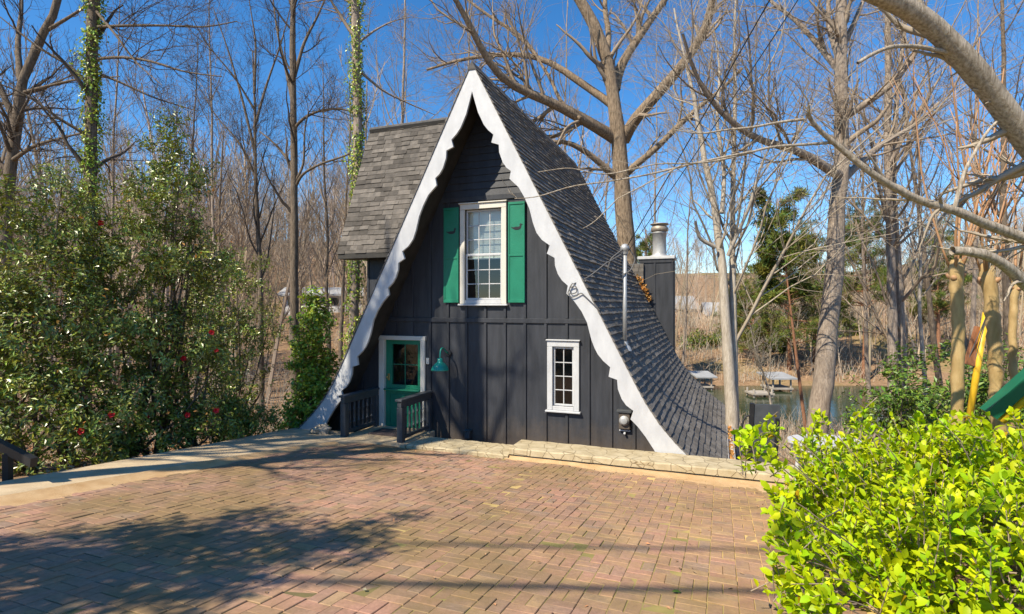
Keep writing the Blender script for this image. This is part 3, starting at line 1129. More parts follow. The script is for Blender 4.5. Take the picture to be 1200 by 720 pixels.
def window(rect, cols, rows, name_lbl, sash_split=False, blind=False):
    u0, z0, u1, z1 = rect
    fw = 0.085
    mb = MB(h=True)
    # casing on the wall face
    mb.bbox((u0 - 0.02, TW - 0.045, z1 - 0.065), (u1 + 0.02, TW - 0.003, z1 + 0.045), 0.006)
    mb.bbox((u0 - 0.02, TW - 0.045, z0 - 0.02), (u0 + fw, TW - 0.004, z1 - 0.068), 0.006)
    mb.bbox((u1 - fw, TW - 0.045, z0 - 0.02), (u1 + 0.02, TW - 0.004, z1 - 0.068), 0.006)
    # drip cap
    mb.bbox((u0 - 0.04, TW - 0.075, z1 + 0.046), (u1 + 0.04, TW - 0.003, z1 + 0.07), 0.005)
    f = mb.build('window', 'cream' if sash_split else 'white', house)
    if name_lbl:
        f['label'] = name_lbl
    mb = MB(h=True)
    mb.bbox((u0 - 0.05, TW - 0.085, z0 - 0.06), (u1 + 0.05, TW - 0.003, z0 - 0.022), 0.008)
    mb.bbox((u0 + fw + .002, TW - 0.04, z0 - 0.02), (u1 - fw - .002, TW - 0.005, z0 + 0.055), 0.006)
    mb.build('sill', 'white', f)
    a0, a1, b0, b1 = u0 + fw, u1 - fw, z0 + 0.057, z1 - 0.067
    mb = MB(h=True)
    sw = 0.04
    for (zz0, zz1, dt) in (((b0, (b0 + b1) / 2 + 0.015, 0.012), ((b0 + b1) / 2 - 0.015, b1, 0.04)) if sash_split else ((b0, b1, 0.012),)):
        t0 = TW + dt
        mb.bbox((a0, t0, zz0), (a0 + sw, t0 + 0.026, zz1), 0.004)
        mb.bbox((a1 - sw, t0, zz0), (a1, t0 + 0.026, zz1), 0.004)
        mb.bbox((a0 + sw, t0 + .001, zz0), (a1 - sw, t0 + 0.025, zz0 + sw), 0.004)
        mb.bbox((a0 + sw, t0 + .001, zz1 - sw), (a1 - sw, t0 + 0.025, zz1), 0.004)
        for i in range(1, cols):
            uu = a0 + sw + (a1 - a0 - 2 * sw) * i / cols
            mb.bbox((uu - 0.009, t0 + 0.003, zz0 + sw), (uu + 0.009, t0 + 0.019, zz1 - sw), 0.003)
        for j in range(1, rows):
            zz = zz0 + sw + (zz1 - zz0 - 2 * sw) * j / rows
            mb.bbox((a0 + sw, t0 + 0.005, zz - 0.009), (a1 - sw, t0 + 0.017, zz + 0.009), 0.003)
    mb.build('sash', 'white', f)
    mb = MB(h=True)
    if sash_split:
        m_ = (b0 + b1) / 2
        for zz0, zz1, dt in ((b0 + sw * .5, m_ - .005, 0.023), (m_ + .005, b1 - sw * .5, 0.051)):
            mb.add([(a0 + sw * .5, TW + dt, zz0), (a1 - sw * .5, TW + dt, zz0), (a1 - sw * .5, TW + dt, zz1), (a0 + sw * .5, TW + dt, zz1)], [(0, 1, 2, 3)])
    else:
        mb.add([(a0 + sw * .5, TW + .023, b0 + .02), (a1 - sw * .5, TW + .023, b0 + .02), (a1 - sw * .5, TW + .023, b1 - .02), (a0 + sw * .5, TW + .023, b1 - .02)], [(0, 1, 2, 3)])
    mb.build('pane', 'glass', f)
    if blind:
        mb = MB(h=True)
        z = b1
        stop = b0 + (b1 - b0) * 0.47
        while z > stop:
            mb.add([(a0 + .01, TW + 0.135, z), (a1 - .01, TW + 0.135, z), (a1 - .01, TW + 0.152, z - 0.03), (a0 + .01, TW + 0.152, z - 0.03)], [(0, 1, 2, 3)])
            z -= 0.033
        mb.box((a0, TW + 0.13, stop - 0.03), (a1, TW + 0.155, stop - 0.002))
        mb.build('blind', 'blind', f)
    return f


window(UPW, 3, 3, 'tall cream sash window with a half drawn blind', True, True)
window(LOW, 2, 4, 'small white casement window of eight panes', False)

# shutters with a dark duck cut out
DUCK = [(-1.0, 0.02), (-0.86, 0.12), (-0.62, 0.02), (-0.2, 0.12), (0.2, 0.10), (0.42, 0.14), (0.50, 0.30), (0.44, 0.46), (0.54, 0.60), (0.70, 0.62),
        (0.80, 0.52), (1.0, 0.46), (0.82, 0.40), (0.74, 0.28), (0.74, 0.08), (0.66, -0.14), (0.44, -0.30), (0.1, -0.38), (-0.3, -0.36), (-0.6, -0.22), (-0.82, -0.06)]
for (x0, x1, yt) in ((520.5, 538, 244.5), (596, 615.5, 237.5)):
    ua, zt = px_on_t(x0, yt, TW - .03)
    ub, _ = px_on_t(x1, yt, TW - .03)
    zbm = px_on_t((x0 + x1) / 2, 355, TW - .03)[1]
    mb = MB(h=True)
    mb.bbox((ua, TW - 0.052, zbm), (ub, TW - 0.026, zt), 0.005)
    zm = zt - (zt - zbm) * 0.53
    mb.bbox((ua + .001, TW - 0.066, zm - 0.02), (ub - .001, TW - 0.053, zm + 0.02), 0.004)
    mb.bbox((ua + .001, TW - 0.066, zbm + .001), (ub - .001, TW - 0.053, zbm + 0.06), 0.004)
    mb.bbox((ua + .001, TW - 0.066, zt - 0.05), (ub - .001, TW - 0.053, zt - .001), 0.004)
    for a, b_ in ((ua, ua + 0.035), (ub - 0.035, ub)):
        mb.bbox((a + .001, TW - 0.064, zbm + 0.062), (b_ - .001, TW - 0.053, zt - 0.052), 0.004)
    s = mb.build('shutter', 'green', house)
    mb = MB(h=True)
    uc_, zc_ = (ua + ub) / 2 + .01, zt - (zt - zbm) * 0.255
    mb.prism([(uc_ + a * 0.122, zc_ + b_ * 0.122) for a, b_ in DUCK], 1, TW - 0.057, TW - 0.0535)
    mb.build('duck_silhouette', 'black', s)

# door (two-part door with a shelf, glazed upper half)
u0, z0, u1, z1 = DOOR
mb = MB(h=True)
mb.bbox((u0 - 0.06, TW - 0.05, z0), (u0 + 0.075, TW + 0.10, z1 - 0.02), 0.006)
mb.bbox((u1 - 0.045, TW - 0.05, z0), (u1 + 0.06, TW + 0.10, z1 - 0.02), 0.006)
mb.bbox((u0 - 0.075, TW - 0.055, z1 - 0.018), (u1 + 0.075, TW + 0.10, z1 + 0.07), 0.006)
mb.build('door_frame', 'cream', house)
d0, d1 = u0 + 0.077, u1 - 0.047
zt = z1 - 0.022
zs = z0 + (zt - z0) * 0.47
gz0, gz1, gu0, gu1 = zs + 0.085, zt - 0.09, d0 + 0.155, d1 - 0.10
mb = MB(h=True)
td = TW + 0.03
for lo_, hi_ in (((d0, zs + .004), (gu0, zt)), ((gu1, zs + .004), (d1, zt)), ((gu0, zs + .004), (gu1, gz0)), ((gu0, gz1), (gu1, zt)), ((d0, z0 + 0.01), (d1, zs))):
    mb.box((lo_[0], td, lo_[1]), (hi_[0], td + 0.045, hi_[1]))
# recessed lower panels: raised rails
for lo_, hi_ in (((d0 + .002, z0 + .012), (d0 + 0.11, zs - .002)), ((d1 - 0.11, z0 + .012), (d1 - .002, zs - .002)), ((d0 + 0.111, z0 + .012), (d1 - 0.111, z0 + 0.2)), ((d0 + 0.111, zs - 0.1), (d1 - 0.111, zs - .002)), (((d0 + d1) / 2 - .04, z0 + .201), ((d0 + d1) / 2 + .04, zs - .101))):
    mb.bbox((lo_[0], td - 0.014, lo_[1]), (hi_[0], td - 0.001, hi_[1]), 0.004)
door = mb.build('door', 'green', house)
mb = MB(h=True)
mb.bbox((d0 + .005, td - 0.12, zs - 0.028), (d1 - .005, td - 0.015, zs + 0.002), 0.006)
mb.build('shelf', 'green', door)
mb = MB(h=True)
mb.add([(gu0, td + .02, gz0), (gu1, td + .02, gz0), (gu1, td + .02, gz1), (gu0, td + .02, gz1)], [(0, 1, 2, 3)])
mb.build('pane', 'glass', door)
mb = MB(h=True)
for i in (1,):
    uu = gu0 + (gu1 - gu0) * i / 2
    mb.bbox((uu - .008, td + .004, gz0), (uu + .008, td + .017, gz1), .003)
for i in (1,):
    zz = gz0 + (gz1 - gz0) * i / 2
    mb.bbox((gu0, td + .006, zz - .008), (gu1, td + .016, zz + .008), .003)
mb.build('muntin', 'green', door)
mb = MB(h=True)
hx, hz = d0 + 0.07, zs + 0.24
mb.bbox((hx - .025, td - 0.012, hz - .07), (hx + .025, td - .001, hz + .07), .004)
mb.lathe((hx, td - 0.075, hz), [(.0, 0), (.022, .004), (.028, .02), (.02, .04), (.01, .045), (.01, .065)], 12, axis=1)
mb.build('handle', 'brass', door)

# left wing: cross gable with a steep shingled slope
WU = -8.45
er, zr_ = 10.60, 1.22
rt, rz = 11.92, 4.55
wing_pts = []


def main_u(z):
    return UC - float(np.interp(-z, -prof[:, 1], prof[:, 0])) + 0.03


mb = MB(h=True)
for sg in (1, -1):
    te = er if sg == 1 else 2 * rt - er
    sl = unit(np.array([te - rt, zr_ - rz]))
    nrm = np.array([sl[1], -sl[0]]) * (1 if sg == 1 else -1)
    if nrm[1] < 0:
        nrm = -nrm
    th = nrm * 0.10
    v = []
    for off in ((0, 0), th):
        for (u_, t_, z_) in ((WU, te, zr_), (main_u(zr_), te, zr_), (main_u(rz - .05), rt, rz), (WU, rt, rz)):
            v.append((u_, t_ - off[0], z_ - off[1]))
    mb.add(v, [(0, 1, 2, 3), (7, 6, 5, 4), (0, 1, 5, 4), (3, 0, 4, 7), (1, 2, 6, 5)])
wroof = mb.build('wing_roof', 'soffit', house)
mb = MB(h=True)
for sg in (1, -1):
    te = er if sg == 1 else 2 * rt - er
    dv = np.array([te - rt, zr_ - rz])
    Ls = np.linalg.norm(dv)
    dv /= Ls
    nv = np.array([-dv[1], dv[0]])
    if nv[1] < 0:
        nv = -nv
    s = 0.0
    while s < Ls - 0.02:
        s1 = min(s + 0.13, Ls + 0.02)
        zc = rz + dv[1] * s
        x = WU - 0.03
        while x < main_u(zc):
            nx = min(x + rng.uniform(0.16, 0.36), main_u(zc) + .02)
            th = rng.choice([0.012, 0.018, 0.026])
            c = rng.uniform(0.6, 1.4)
            a0 = np.array([rt, rz]) + dv * max(s - .04, 0) + nv * .004
            a1 = np.array([rt, rz]) + dv * (s1 + rng.normal(0, .006)) + nv * th
            a2 = a1 - nv * th
            mb.add([(x + .002, *a0), (nx - .002, *a0), (nx - .002, *a1), (x + .002, *a1), (x + .002, *a2), (nx - .002, *a2)],
                   [(0, 1, 2, 3), (3, 2, 5, 4)], tris=[(0, 3, 4), (1, 5, 2)], col=(c, c * .98, c * .95))
            x = nx
        s += 0.13
mb.build('shingles', 'shingle_wing', wroof, fixn=False)
mb = MB(h=True)
mb.bbox((WU, rt - .09, rz - .05), (UC - .05, rt + .09, rz + .03), .02, col=(0.8, .8, .8))
mb.build('ridge_cap', 'shingle', wroof)
mb = MB(h=True)
mb.bbox((WU, er - 0.01, zr_ - 0.13), (main_u(zr_), er + 0.025, zr_ + 0.012), .006)
mb.bbox((WU + .02, er + .027, zr_ - 0.13), (main_u(zr_) + .3, er + 0.42, zr_ - 0.10), .004)
mb.build('fascia', 'soffit', wroof)
mb = MB(h=True)
wl = -7.9
tf, tb = 10.98, 2 * rt - 10.98
fz = zr_ - 0.101
mb.box((wl, tf, -6.0), (-5.0, tf + 0.1, fz))
mb.box((wl, tb - 0.1, -6.0), (-5.0, tb, fz))
gab = [(tf + .101, -6.0), (tf + .101, fz), (rt - .04, rz - .32), (rt + .04, rz - .32), (tb - .101, fz), (tb - .101, -6.0)]
mb.prism(gab, 0, wl, wl + 0.1)
for uu in (-7.87, -7.45, -7.03, -6.6):
    mb.bbox((uu - .025, tf - .022, -6.0), (uu + .025, tf - .002, fz - .02), .004)
mb.build('wing_wall', 'paint_dark', house)

# chimney with a metal flue, and the little roof behind it
CHU0, CHU1, CT0, CT1 = -2.34, -1.33, 17.12, 17.85
mb = MB(h=True)
mb.box((CHU0, CT0, -6.5), (CHU1, CT1, 1.40))
for uu in (CHU0 + .03, (CHU0 + CHU1) / 2 - .04, CHU1 - .03):
    mb.bbox((uu - .028, CT0 - .022, -6.0), (uu + .028, CT0 - .002, 1.36), .004)
mb.bbox((CHU1 + .002, CT0 + .0, -6.0), (CHU1 + .02, CT0 + .06, 1.36), .004)
mb.bbox((CHU0, CT0 - .026, 1.30), (CHU1, CT0 - .023, 1.399), .001)
chim = mb.build('chimney', 'paint_dark', house)
mb = MB(h=True)
mb.bbox((CHU0 - .05, CT0 - .06, 1.402), (CHU1 + .05, CT1 + .05, 1.50), .015)
mb.build('chimney_cap', 'white', chim)
fc = ((CHU0 + CHU1) / 2 + .06, (CT0 + CT1) / 2, 1.50)
mb = MB(h=True)
mb.lathe(fc, [(.30, 0), (.30, .03), (.215, .07), (.205, .10), (.205, .72), (.222, .73), (.222, .76), (.205, .77)], 28)
mb.build('flue', 'metal', chim, smooth=True)
mb = MB(h=True)
mb.lathe(fc, [(.206, .772), (.25, .80), (.262, .86), (.25, .92), (.215, .95), (.215, .99), (.275, 1.0), (.275, 1.03), (.0, 1.05)], 28)
mb.build('flue_cap', 'rust', chim, smooth=True)
mb = MB(h=True)
tt_ = TK + 0.06
mb.prism([(TK + .065, 0.2), (TK + .065, 1.28), (tt_ + 1.9, 1.28), (tt_ + 1.9, 0.2)], 0, -3.3, -2.2)
cr = mb.build('rear_dormer', 'shingle', house)
mb = MB(h=True)
for r_ in range(9):
    z_ = 1.26 - r_ * 0.12
    x = -3.3
    while x < -2.2:
        nx = min(x + rng.uniform(.15, .3), -2.2)
        c = rng.uniform(.9, 1.5)
        mb.bbox((x + .003, TK + 0.040 - rng.uniform(0, .012), z_ - .115), (nx - .003, TK + 0.062, z_), .003, col=(c, c, c))
        x = nx
n = 120
mb.build('shingles', 'shingle_wing', cr)
du_ = rng.uniform(1.9, 2.3, n)
c = np.stack([UC + du_ + 0.03, rng.uniform(TK - .1, TK + .05, n), roof_z(du_) + 0.05 + rng.uniform(0, .16, n)], 1)
v, qq, tt, cc = leaves(rng, HA(c), rng.normal(size=(n, 3)), rng.normal(size=(n, 3)) + [0, -1, 1], rng.uniform(.07, .13, n), rng.uniform(.04, .07, n), col=leafcol(rng, n))
MB().add(v, qq, tt, col=cc).build('leaf_debris', 'dry_leaf', house)['kind'] = 'stuff'

# landing, doormat, railings
mb = MB(h=True)
mb.bbox((-6.98, 8.86, -2.95), (-5.52, 9.995, -2.585), .015)
o = mb.build('landing', 'concrete', loc=H(-6.25, 9.4, -2.95))
tag(o, kind='structure')
mb = MB(h=True)
mb.bbox((-6.62, 9.2, -2.584), (-5.85, 9.72, -2.568), .006)
o = mb.build('doormat', 'mat_rug', loc=H(-6.2, 9.45, -2.584))
tag(o, 'dark flat doormat lying on the landing in front of the green door', 'doormat')


def railing(u, label):
    r = thing('railing', label, 'railing', H(u, 9.4, -2.6), 'railings beside the green door')
    zt = -1.765
    mb = MB(h=True)
    mb.bbox((u - .075, 8.78, zt - .045), (u + .075, 9.97, zt), .008)
    mb.bbox((u - .045, 8.81, zt - .165), (u + .045, 9.96, zt - .047), .006)
    mb.build('top_rail', 'paint_dark_rail', r)
    mb = MB(h=True)
    mb.bbox((u - .035, 8.95, -2.53), (u + .035, 9.88, -2.47), .005)
    mb.build('bottom_rail', 'paint_dark_rail', r)
    for tp in (8.875, 9.92):
        mb = MB(h=True)
        mb.bbox((u - .06, tp - .06, -2.75), (u + .06, tp + .06, zt - .167), .008)
        mb.build('post', 'paint_dark_rail', r)
    first = None
    for k in range(6):
        tp = 9.04 + k * 0.145
        if first is None:
            mb = MB(h=True)
            pr_ = [(.022, -2.468), (.022, -2.36), (.03, -2.355), (.03, -2.335), (.018, -2.325), (.024, -2.25), (.026, -2.2), (.018, -2.12), (.028, -2.11), (.028, -2.09), (.022, -2.08), (.022, -1.93)]
            mb.lathe((u, tp, 0), pr_, 10)
            first = mb.build('baluster', 'paint_dark_rail', r, smooth=True)
        else:
            c_ = first.copy()
            COL.objects.link(c_)
            c_.location = Vector(H(0, k * 0.145, 0))
    return r


railing(-5.63, 'short dark wooden railing to the right of the green door with turned balusters')
railing(-6.92, 'short dark wooden railing under the left bargeboard beside the green door')

# wall lamp
lp = thing('wall_lamp', 'green gooseneck barn lamp on the black wall beside the door', 'lamp', H(-5.2, 9.98, -1.0))
mb = MB(h=True)
mb.lathe((-5.2, 9.975, -0.98), [(0, -.03), (.06, -.03), (.07, -.02), (.07, -.002)], 18, axis=1)
mb.build('wall_plate', 'black', lp, smooth=False)
mb = MB(h=True)
mb.tube(resample([(-5.2, 9.95, -0.98), (-5.2, 9.85, -0.93), (-5.2, 9.74, -0.85), (-5.2, 9.65, -0.86), (-5.2, 9.62, -0.95), (-5.2, 9.615, -1.06)], 18), 0.015, 10)
mb.build('arm', 'lamp_green', lp, smooth=True)
mb = MB(h=True)
mb.lathe((-5.2, 9.615, -1.29), [(.012, .245), (.05, .235), (.055, .18), (.06, .165), (.105, .135), (.155, .08), (.172, .02), (.178, .0), (.172, .001), (.15, .075), (.10, .128), (.05, .15), (.0, .155)], 30)
mb.build('lamp_shade', 'lamp_green', lp, smooth=True)
mb = MB(h=True)
mb.lathe((-5.2, 9.615, -1.29), [(0, .03), (.03, .04), (.04, .07), (.03, .11), (.02, .15)], 14)
mb.build('bulb', 'white', lp, smooth=True)
# doorbell
uq, zq = px_on_t(502, 423, TW)
mb = MB(h=True)
mb.bbox((uq - .035, TW - .045, zq - .07), (uq + .035, TW - .004, zq + .06), .01)
mb.lathe((uq, TW - .046, zq - .02), [(0, -.006), (.014, -.005), (.016, 0)], 12, axis=1)
o = mb.build('doorbell', 'cream', loc=H(uq, TW, zq))
tag(o, 'small off white box fixed to the wall between the door and the green lamp', 'doorbell')
# electric meter
uq, zq = px_on_t(732, 492, TW - .06)
me_ = thing('electric_meter', 'round glass electric meter in a dark box low on the right of the facade', 'meter', H(uq, TW, zq))
mb = MB(h=True)
mb.bbox((uq - .10, TW - .10, zq - .17), (uq + .10, TW - .003, zq + .13), .012)
mb.build('box', 'paint_dark', me_)
mb = MB(h=True)
mb.bbox((uq - .135, TW - .13, zq + .132), (uq + .135, TW - .003, zq + .18), .006)
mb.build('rain_hood', 'paint_dark_rail', me_)
mb = MB(h=True)
mb.lathe((uq, TW - .10, zq - .01), [(.0, -.062), (.05, -.06), (.066, -.055), (.07, -.03), (.088, -.028), (.09, -.002)], 22, axis=1)
mb.build('dial', 'metal', me_, smooth=True)
mb = MB(h=True)
mb.bbox((uq - .10, TW - .045, zq - .215), (uq + .10, TW - .003, zq - .19), .004)
mb.lathe((uq, TW - .05, zq - .25), [(0, -.03), (.02, -.02), (.025, .02), (.02, .045)], 10, axis=1)
mb.build('tap', 'white', me_)
# hose bib cover near the ground
uq, zq = px_on_t(549, 508, TW - .05)
mb = MB(h=True)
mb.bbox((uq - .055, TW - .13, zq - .10), (uq + .055, TW - .004, zq + .05), .015)
mb.bbox((uq - .07, TW - .15, zq + .052), (uq + .07, TW - .004, zq + .075), .008)
o = mb.build('outlet_box', 'paint_dark_rail', loc=H(uq, TW, zq))
tag(o, 'small dark hooded outlet box at the foot of the black wall behind the low slab', 'outlet')

# service mast on the right roof slope with its wires
mu, mz0 = -1.64, -0.78
mt = 10.1
ms_ = thing('service_mast', 'grey conduit mast rising through the right roof slope', 'mast', H(mu, mt, mz0))
mb = MB(h=True)
mb.tube([(mu, mt, mz0 - .1), (mu, mt, 0.95)], .038, 14)
mb.build('conduit', 'metal', ms_, smooth=True)
mb = MB(h=True)
mb.lathe((mu, mt, .93), [(.05, 0), (.06, .02), (.06, .07), (.085, .09), (.08, .15), (.045, .19), (0, .2)], 14)
mb.build('weatherhead', 'metal', ms_, smooth=True)
mb = MB(h=True)
mb.lathe((mu, mt, mz0 + .0), [(.13, -.05), (.09, .03), (.055, .06), (.048, .12)], 14)
mb.build('flashing', 'metal', ms_, smooth=True)
TOP = H(mu, mt, 1.05)
PT = np.array([5.4, -2.2, 11.0])


def cable(name, pts, r, label, cat='cable', m='cable', n=40, group=None, sag=0.0):
    p = resample(pts, n)
    if sag:
        s = np.linspace(-1, 1, n)
        p[:, 2] -= sag * (1 - s * s)
    o = MB().tube(p, r, 6).build(name, m, loc=p[0], smooth=True)
    tag(o, label, cat, group)
    return o


cable('service_cable', [TOP + (0.03, -0.02, 0.02), PT + (0, 0, -.4)], .008, 'upper black overhead wire climbing from the service mast into the sky', sag=.25, group='overhead wires to the service mast')
cable('service_cable', [TOP + (0.06, 0.0, -.06), PT + (.25, 0, -1.2)], .006, 'lower thin overhead wire climbing from the service mast into the sky', sag=.35, group='overhead wires to the service mast')
hk = H(*[px_on_t(672, 333, TB - .08)[0], TB - .08, px_on_t(672, 333, TB - .08)[1]])
hk2 = H(*[px_on_t(679, 343, TB - .08)[0], TB - .08, px_on_t(679, 343, TB - .08)[1]])
en2 = H(*[px_on_t(703, 364, TB - .09)[0], TB - .09, px_on_t(703, 364, TB - .09)[1]])
cable('service_cable', [hk, hk * .72 + TOP * .28 + (0, -.05, -.02), hk * .4 + TOP * .6 + (0, -.12, .02), TOP + (-.05, -.03, -.1)], .011, 'twisted grey wire slung from the white bargeboard across the roof to the mast', m='cable_grey', sag=.05)
lo1 = [H(px_on_t(x, y, TB - .085)[0], TB - .085, px_on_t(x, y, TB - .085)[1]) for x, y in ((671, 332), (667, 338), (669, 345), (676, 343), (675, 335), (668, 337), (665, 344), (670, 349), (677, 346), (681, 343), (703, 364))]
cable('wire_loop', lo1, .009, 'looped dark wire clipped to the right bargeboard near the roof edge', m='cable_grey', n=70)
lo2 = [TOP + (-.04, -.05, -.02), TOP + (-.28, -.12, -.2), TOP + (-.34, -.1, -.42), TOP + (-.12, -.06, -.52), TOP + (.1, -.04, -.42), TOP + (.2, 0, -.2), TOP + (.06, 0, .02)]
cable('wire_loop', lo2, .011, 'grey drip loop of wire hanging round the top of the service mast', m='cable_grey', n=40)
# utility pole and lines behind the camera (they shade the driveway)
po = thing('utility_pole', 'tall wooden utility pole beside the street behind the driveway', 'utility pole', (5.4, -2.2, -2.0))
MB().tube([(5.4, -2.2, -2.2), (5.4, -2.2, 11.6)], [.17, .12], 14).build('pole', 'pole_wood', po, smooth=True)
MB().box((5.34, -3.3, 10.7), (5.46, -1.0, 10.85)).build('crossarm', 'pole_wood', po)
cable('power_line', [(5.4, -2.3, 11.0), (-30, -3.5, 11.0)], .03, 'upper power line strung from the utility pole', sag=.5)
cable('power_line', [(5.4, -2.3, 8.9), (-30, -2.6, 8.9)], .042, 'lower thick power line strung from the utility pole', sag=.4)

# stone beside the left bargeboard
rs = np.random.default_rng(4)
c0 = H(-7.55, 8.95, float(zp(9.0)) + .09)
u_ = np.linspace(0, 2 * np.pi, 17)[:-1]
v_ = np.linspace(0.01, np.pi - .01, 9)
pts = []
for b_ in v_:
    for a in u_:
        d = np.array([math.cos(a) * math.sin(b_), math.sin(a) * math.sin(b_), math.cos(b_)])
        r = 0.16 * (1 + .22 * math.sin(3 * a + 2 * b_) * math.sin(b_) + .1 * rs.normal() * math.sin(b_))
        pts.append(c0 + d * r * np.array([1.1, 1, .85]))
q = [(i * 16 + j, i * 16 + (j + 1) % 16, (i + 1) * 16 + (j + 1) % 16, (i + 1) * 16 + j) for i in range(8) for j in range(16)]
o = MB().add(pts, q).build('stone', 'stone', loc=c0)
tag(o, 'rough tan stone sitting on the pavement beside the left bargeboard', 'stone')

# black stair handrail at the far left
r_ = thing('handrail', 'black metal handrail leading down from the pavement at the left edge of the photo', 'handrail', P(8, 566, 6.2))
A, Bp = P(42, 540, 6.25), P(-40, 497, 6.3)
A, Bp = P(40, 541, 6.1), P(-60, 490, 6.9)
d = Bp - A
sd = unit(np.cross(d, [0, 0, 1]))
up_ = unit(np.cross(sd, d))
mb = MB()
v = []
for p in (A, Bp):
    for a, b_ in ((-.035, -.06), (.035, -.06), (.035, .04), (-.035, .04)):
        v.append(p + sd * a + up_ * b_)
mb.add(v, [(0, 1, 5, 4), (1, 2, 6, 5), (2, 3, 7, 6), (3, 0, 4, 7)], ngons=[[0, 1, 2, 3], [7, 6, 5, 4]])
mb.build('top_rail', 'black', r_)
pb = P(9, 545, 6.3)
mb = MB()
mb.box((pb[0] - .035, pb[1] - .035, -2.75), (pb[0] + .035, pb[1] + .035, pb[2] + .13))
mb.build('post', 'black', r_)

# ------------------------------------------------------------------ trees
def limb(px, Y, n=14):
    """px: list of (x,y) or (x,y,Y)"""
    ys = np.linspace(Y[0], Y[1], len(px)) if not np.isscalar(Y) else [Y] * len(px)
    return resample([P(p[0], p[1], (p[2] if len(p) > 2 else y)) for p, y in zip(px, ys)], n)


def build_tree(name, label, cat, seed, trunk, r0, r1, limbs=(), n1=10, n2=60, n3=300, n4=0, l1=(.3, .55), up=.25, f1=(.45, .98),
               bark_m='bark_grey', twig_m='twig', sides=10, group=None, len1=None, ang1=(35, 65), ivy=None, wob=0.05, ground=True,
               minr=.004, l2=(.3, .6), l3=(.4, .8), pr_extra=None, flare=1.35):
    rng = np.random.default_rng(seed)
    trunk = np.asarray(trunk, float)
    if ground:
        b = trunk[0].copy()
        b[2] = gz(b) - 0.25
        if trunk[0][2] > b[2] + .3:
            trunk = np.concatenate([[b], trunk])
    T = resample(trunk, 30)
    T[1:-1] += rng.normal(0, wob * r0, (28, 3))
    R = np.linspace(r0, r1, 30)
    R[:3] *= np.array([flare, 1 + (flare - 1) * .5, 1 + (flare - 1) * .15])
    R *= 1 + rng.normal(0, .025, 30)
    root = thing(name, label, cat, T[0], group)
    mb = MB()
    v, q = tubes(T[None], R[None], sides)
    mb.add(v, q)
    tw = MB()
    big_p, big_r = [], []
    for (lp_, ra, rb) in limbs:
        rr_ = np.linspace(ra, rb, len(lp_)) * (1 + rng.normal(0, .03, len(lp_)))
        v, q = tubes(lp_[None], rr_[None], 8)
        mb.add(v, q)
        big_p.append(resample(lp_, 14))
        big_r.append(np.interp(np.linspace(0, 1, 14), np.linspace(0, 1, len(lp_)), rr_))
    mb.build('trunk', bark_m, root, smooth=True, fixn=False)
    Tp, Tr = resample(T, 14)[None], np.interp(np.linspace(0, 1, 14), np.linspace(0, 1, 30), R)[None]
    lv = None
    hgt = np.linalg.norm(T[-1] - T[0])
    if n1:
        a, ra = spawn(rng, Tp, Tr, n1, f1[0], f1[1], l1, ang1, up, 14, .10, .5, .2, minr * 1.5, lscale=len1 or hgt * .75)
        v, q = tubes(a, ra, 5)
        tw.add(v, q)
        lv = (a, ra)
    if big_p:
        bp, br_ = np.stack(big_p), np.stack(big_r)
        lv = (bp, br_) if lv is None else (np.concatenate([lv[0], bp]), np.concatenate([lv[1], br_]))
    if n2:
        a, ra = spawn(rng, lv[0], lv[1], n2, .15, 1.0, l2, (25, 65), up * .6, 10, .16, .5, .25, minr * 1.2)
        v, q = tubes(a, ra, 4)
        tw.add(v, q)
        if n3:
            b_, rb = spawn(rng, a, ra, n3, .1, 1.0, l3, (25, 60), up * .4, 7, .19, .55, .3, minr)
            v, q = tubes(b_, rb, 3)
            tw.add(v, q)
            if n4:
                c_, rc = spawn(rng, b_, rb, n4, .1, 1.0, (.35, .7), (25, 60), up * .3, 5, .2, .6, .4, minr * .8)
                v, q = tubes(c_, rc, 3)
                tw.add(v, q)
    if tw.n:
        tw.build('branches', twig_m, root, smooth=True, fixn=False)
    if ivy:
        f0, f1_, n, sz, thick = ivy
        x = rng.uniform(f0, f1_, n) * 29
        i0 = np.clip(x.astype(int), 0, 28)
        w = (x - i0)[:, None]
        c = T[i0] * (1 - w) + T[i0 + 1] * w
        az = rng.uniform(0, 2 * np.pi, n)
        out = np.stack([np.cos(az), np.sin(az), np.zeros(n)], 1)
        lum = 0.6 + 0.8 * (np.sin(x * 1.9 + 2 * az) > -.2) * rng.uniform(.3, 1, n)
        keep = (np.sin(x * 1.13 + 1.7 * np.sin(az) + .8 * seed) + .55 * np.sin(x * 2.9 - az * 1.0)) > rng.uniform(-1.5, .35, n)
        lum = lum * (1 + .9 * np.clip(np.sin(x * .83 + seed) * np.cos(az * 1 + x * .4), -.6, 1))
        rr_ = np.interp(x, np.arange(30), R) * 1.02 + thick * rng.uniform(0, 1, n) ** 1.3 * lum
        c = c + out * rr_[:, None]
        d = out * .35 + np.array([0, 0, -.8]) + rng.normal(0, .5, (n, 3))
        nn = out + rng.normal(0, .4, (n, 3)) + np.array([0, 0, .3])
        c, d, nn = c[keep], d[keep], nn[keep]
        n = len(c)
        v, qq, tt, cc = leaves(rng, c, d, nn, sz * rng.uniform(.7, 1.3, n), sz * rng.uniform(.6, 1.1, n), .15, leafcol(rng, n, .55, 1.5, .2))
        MB().add(v, qq, tt, col=cc).build('ivy', 'ivy', root, fixn=False)
    return root


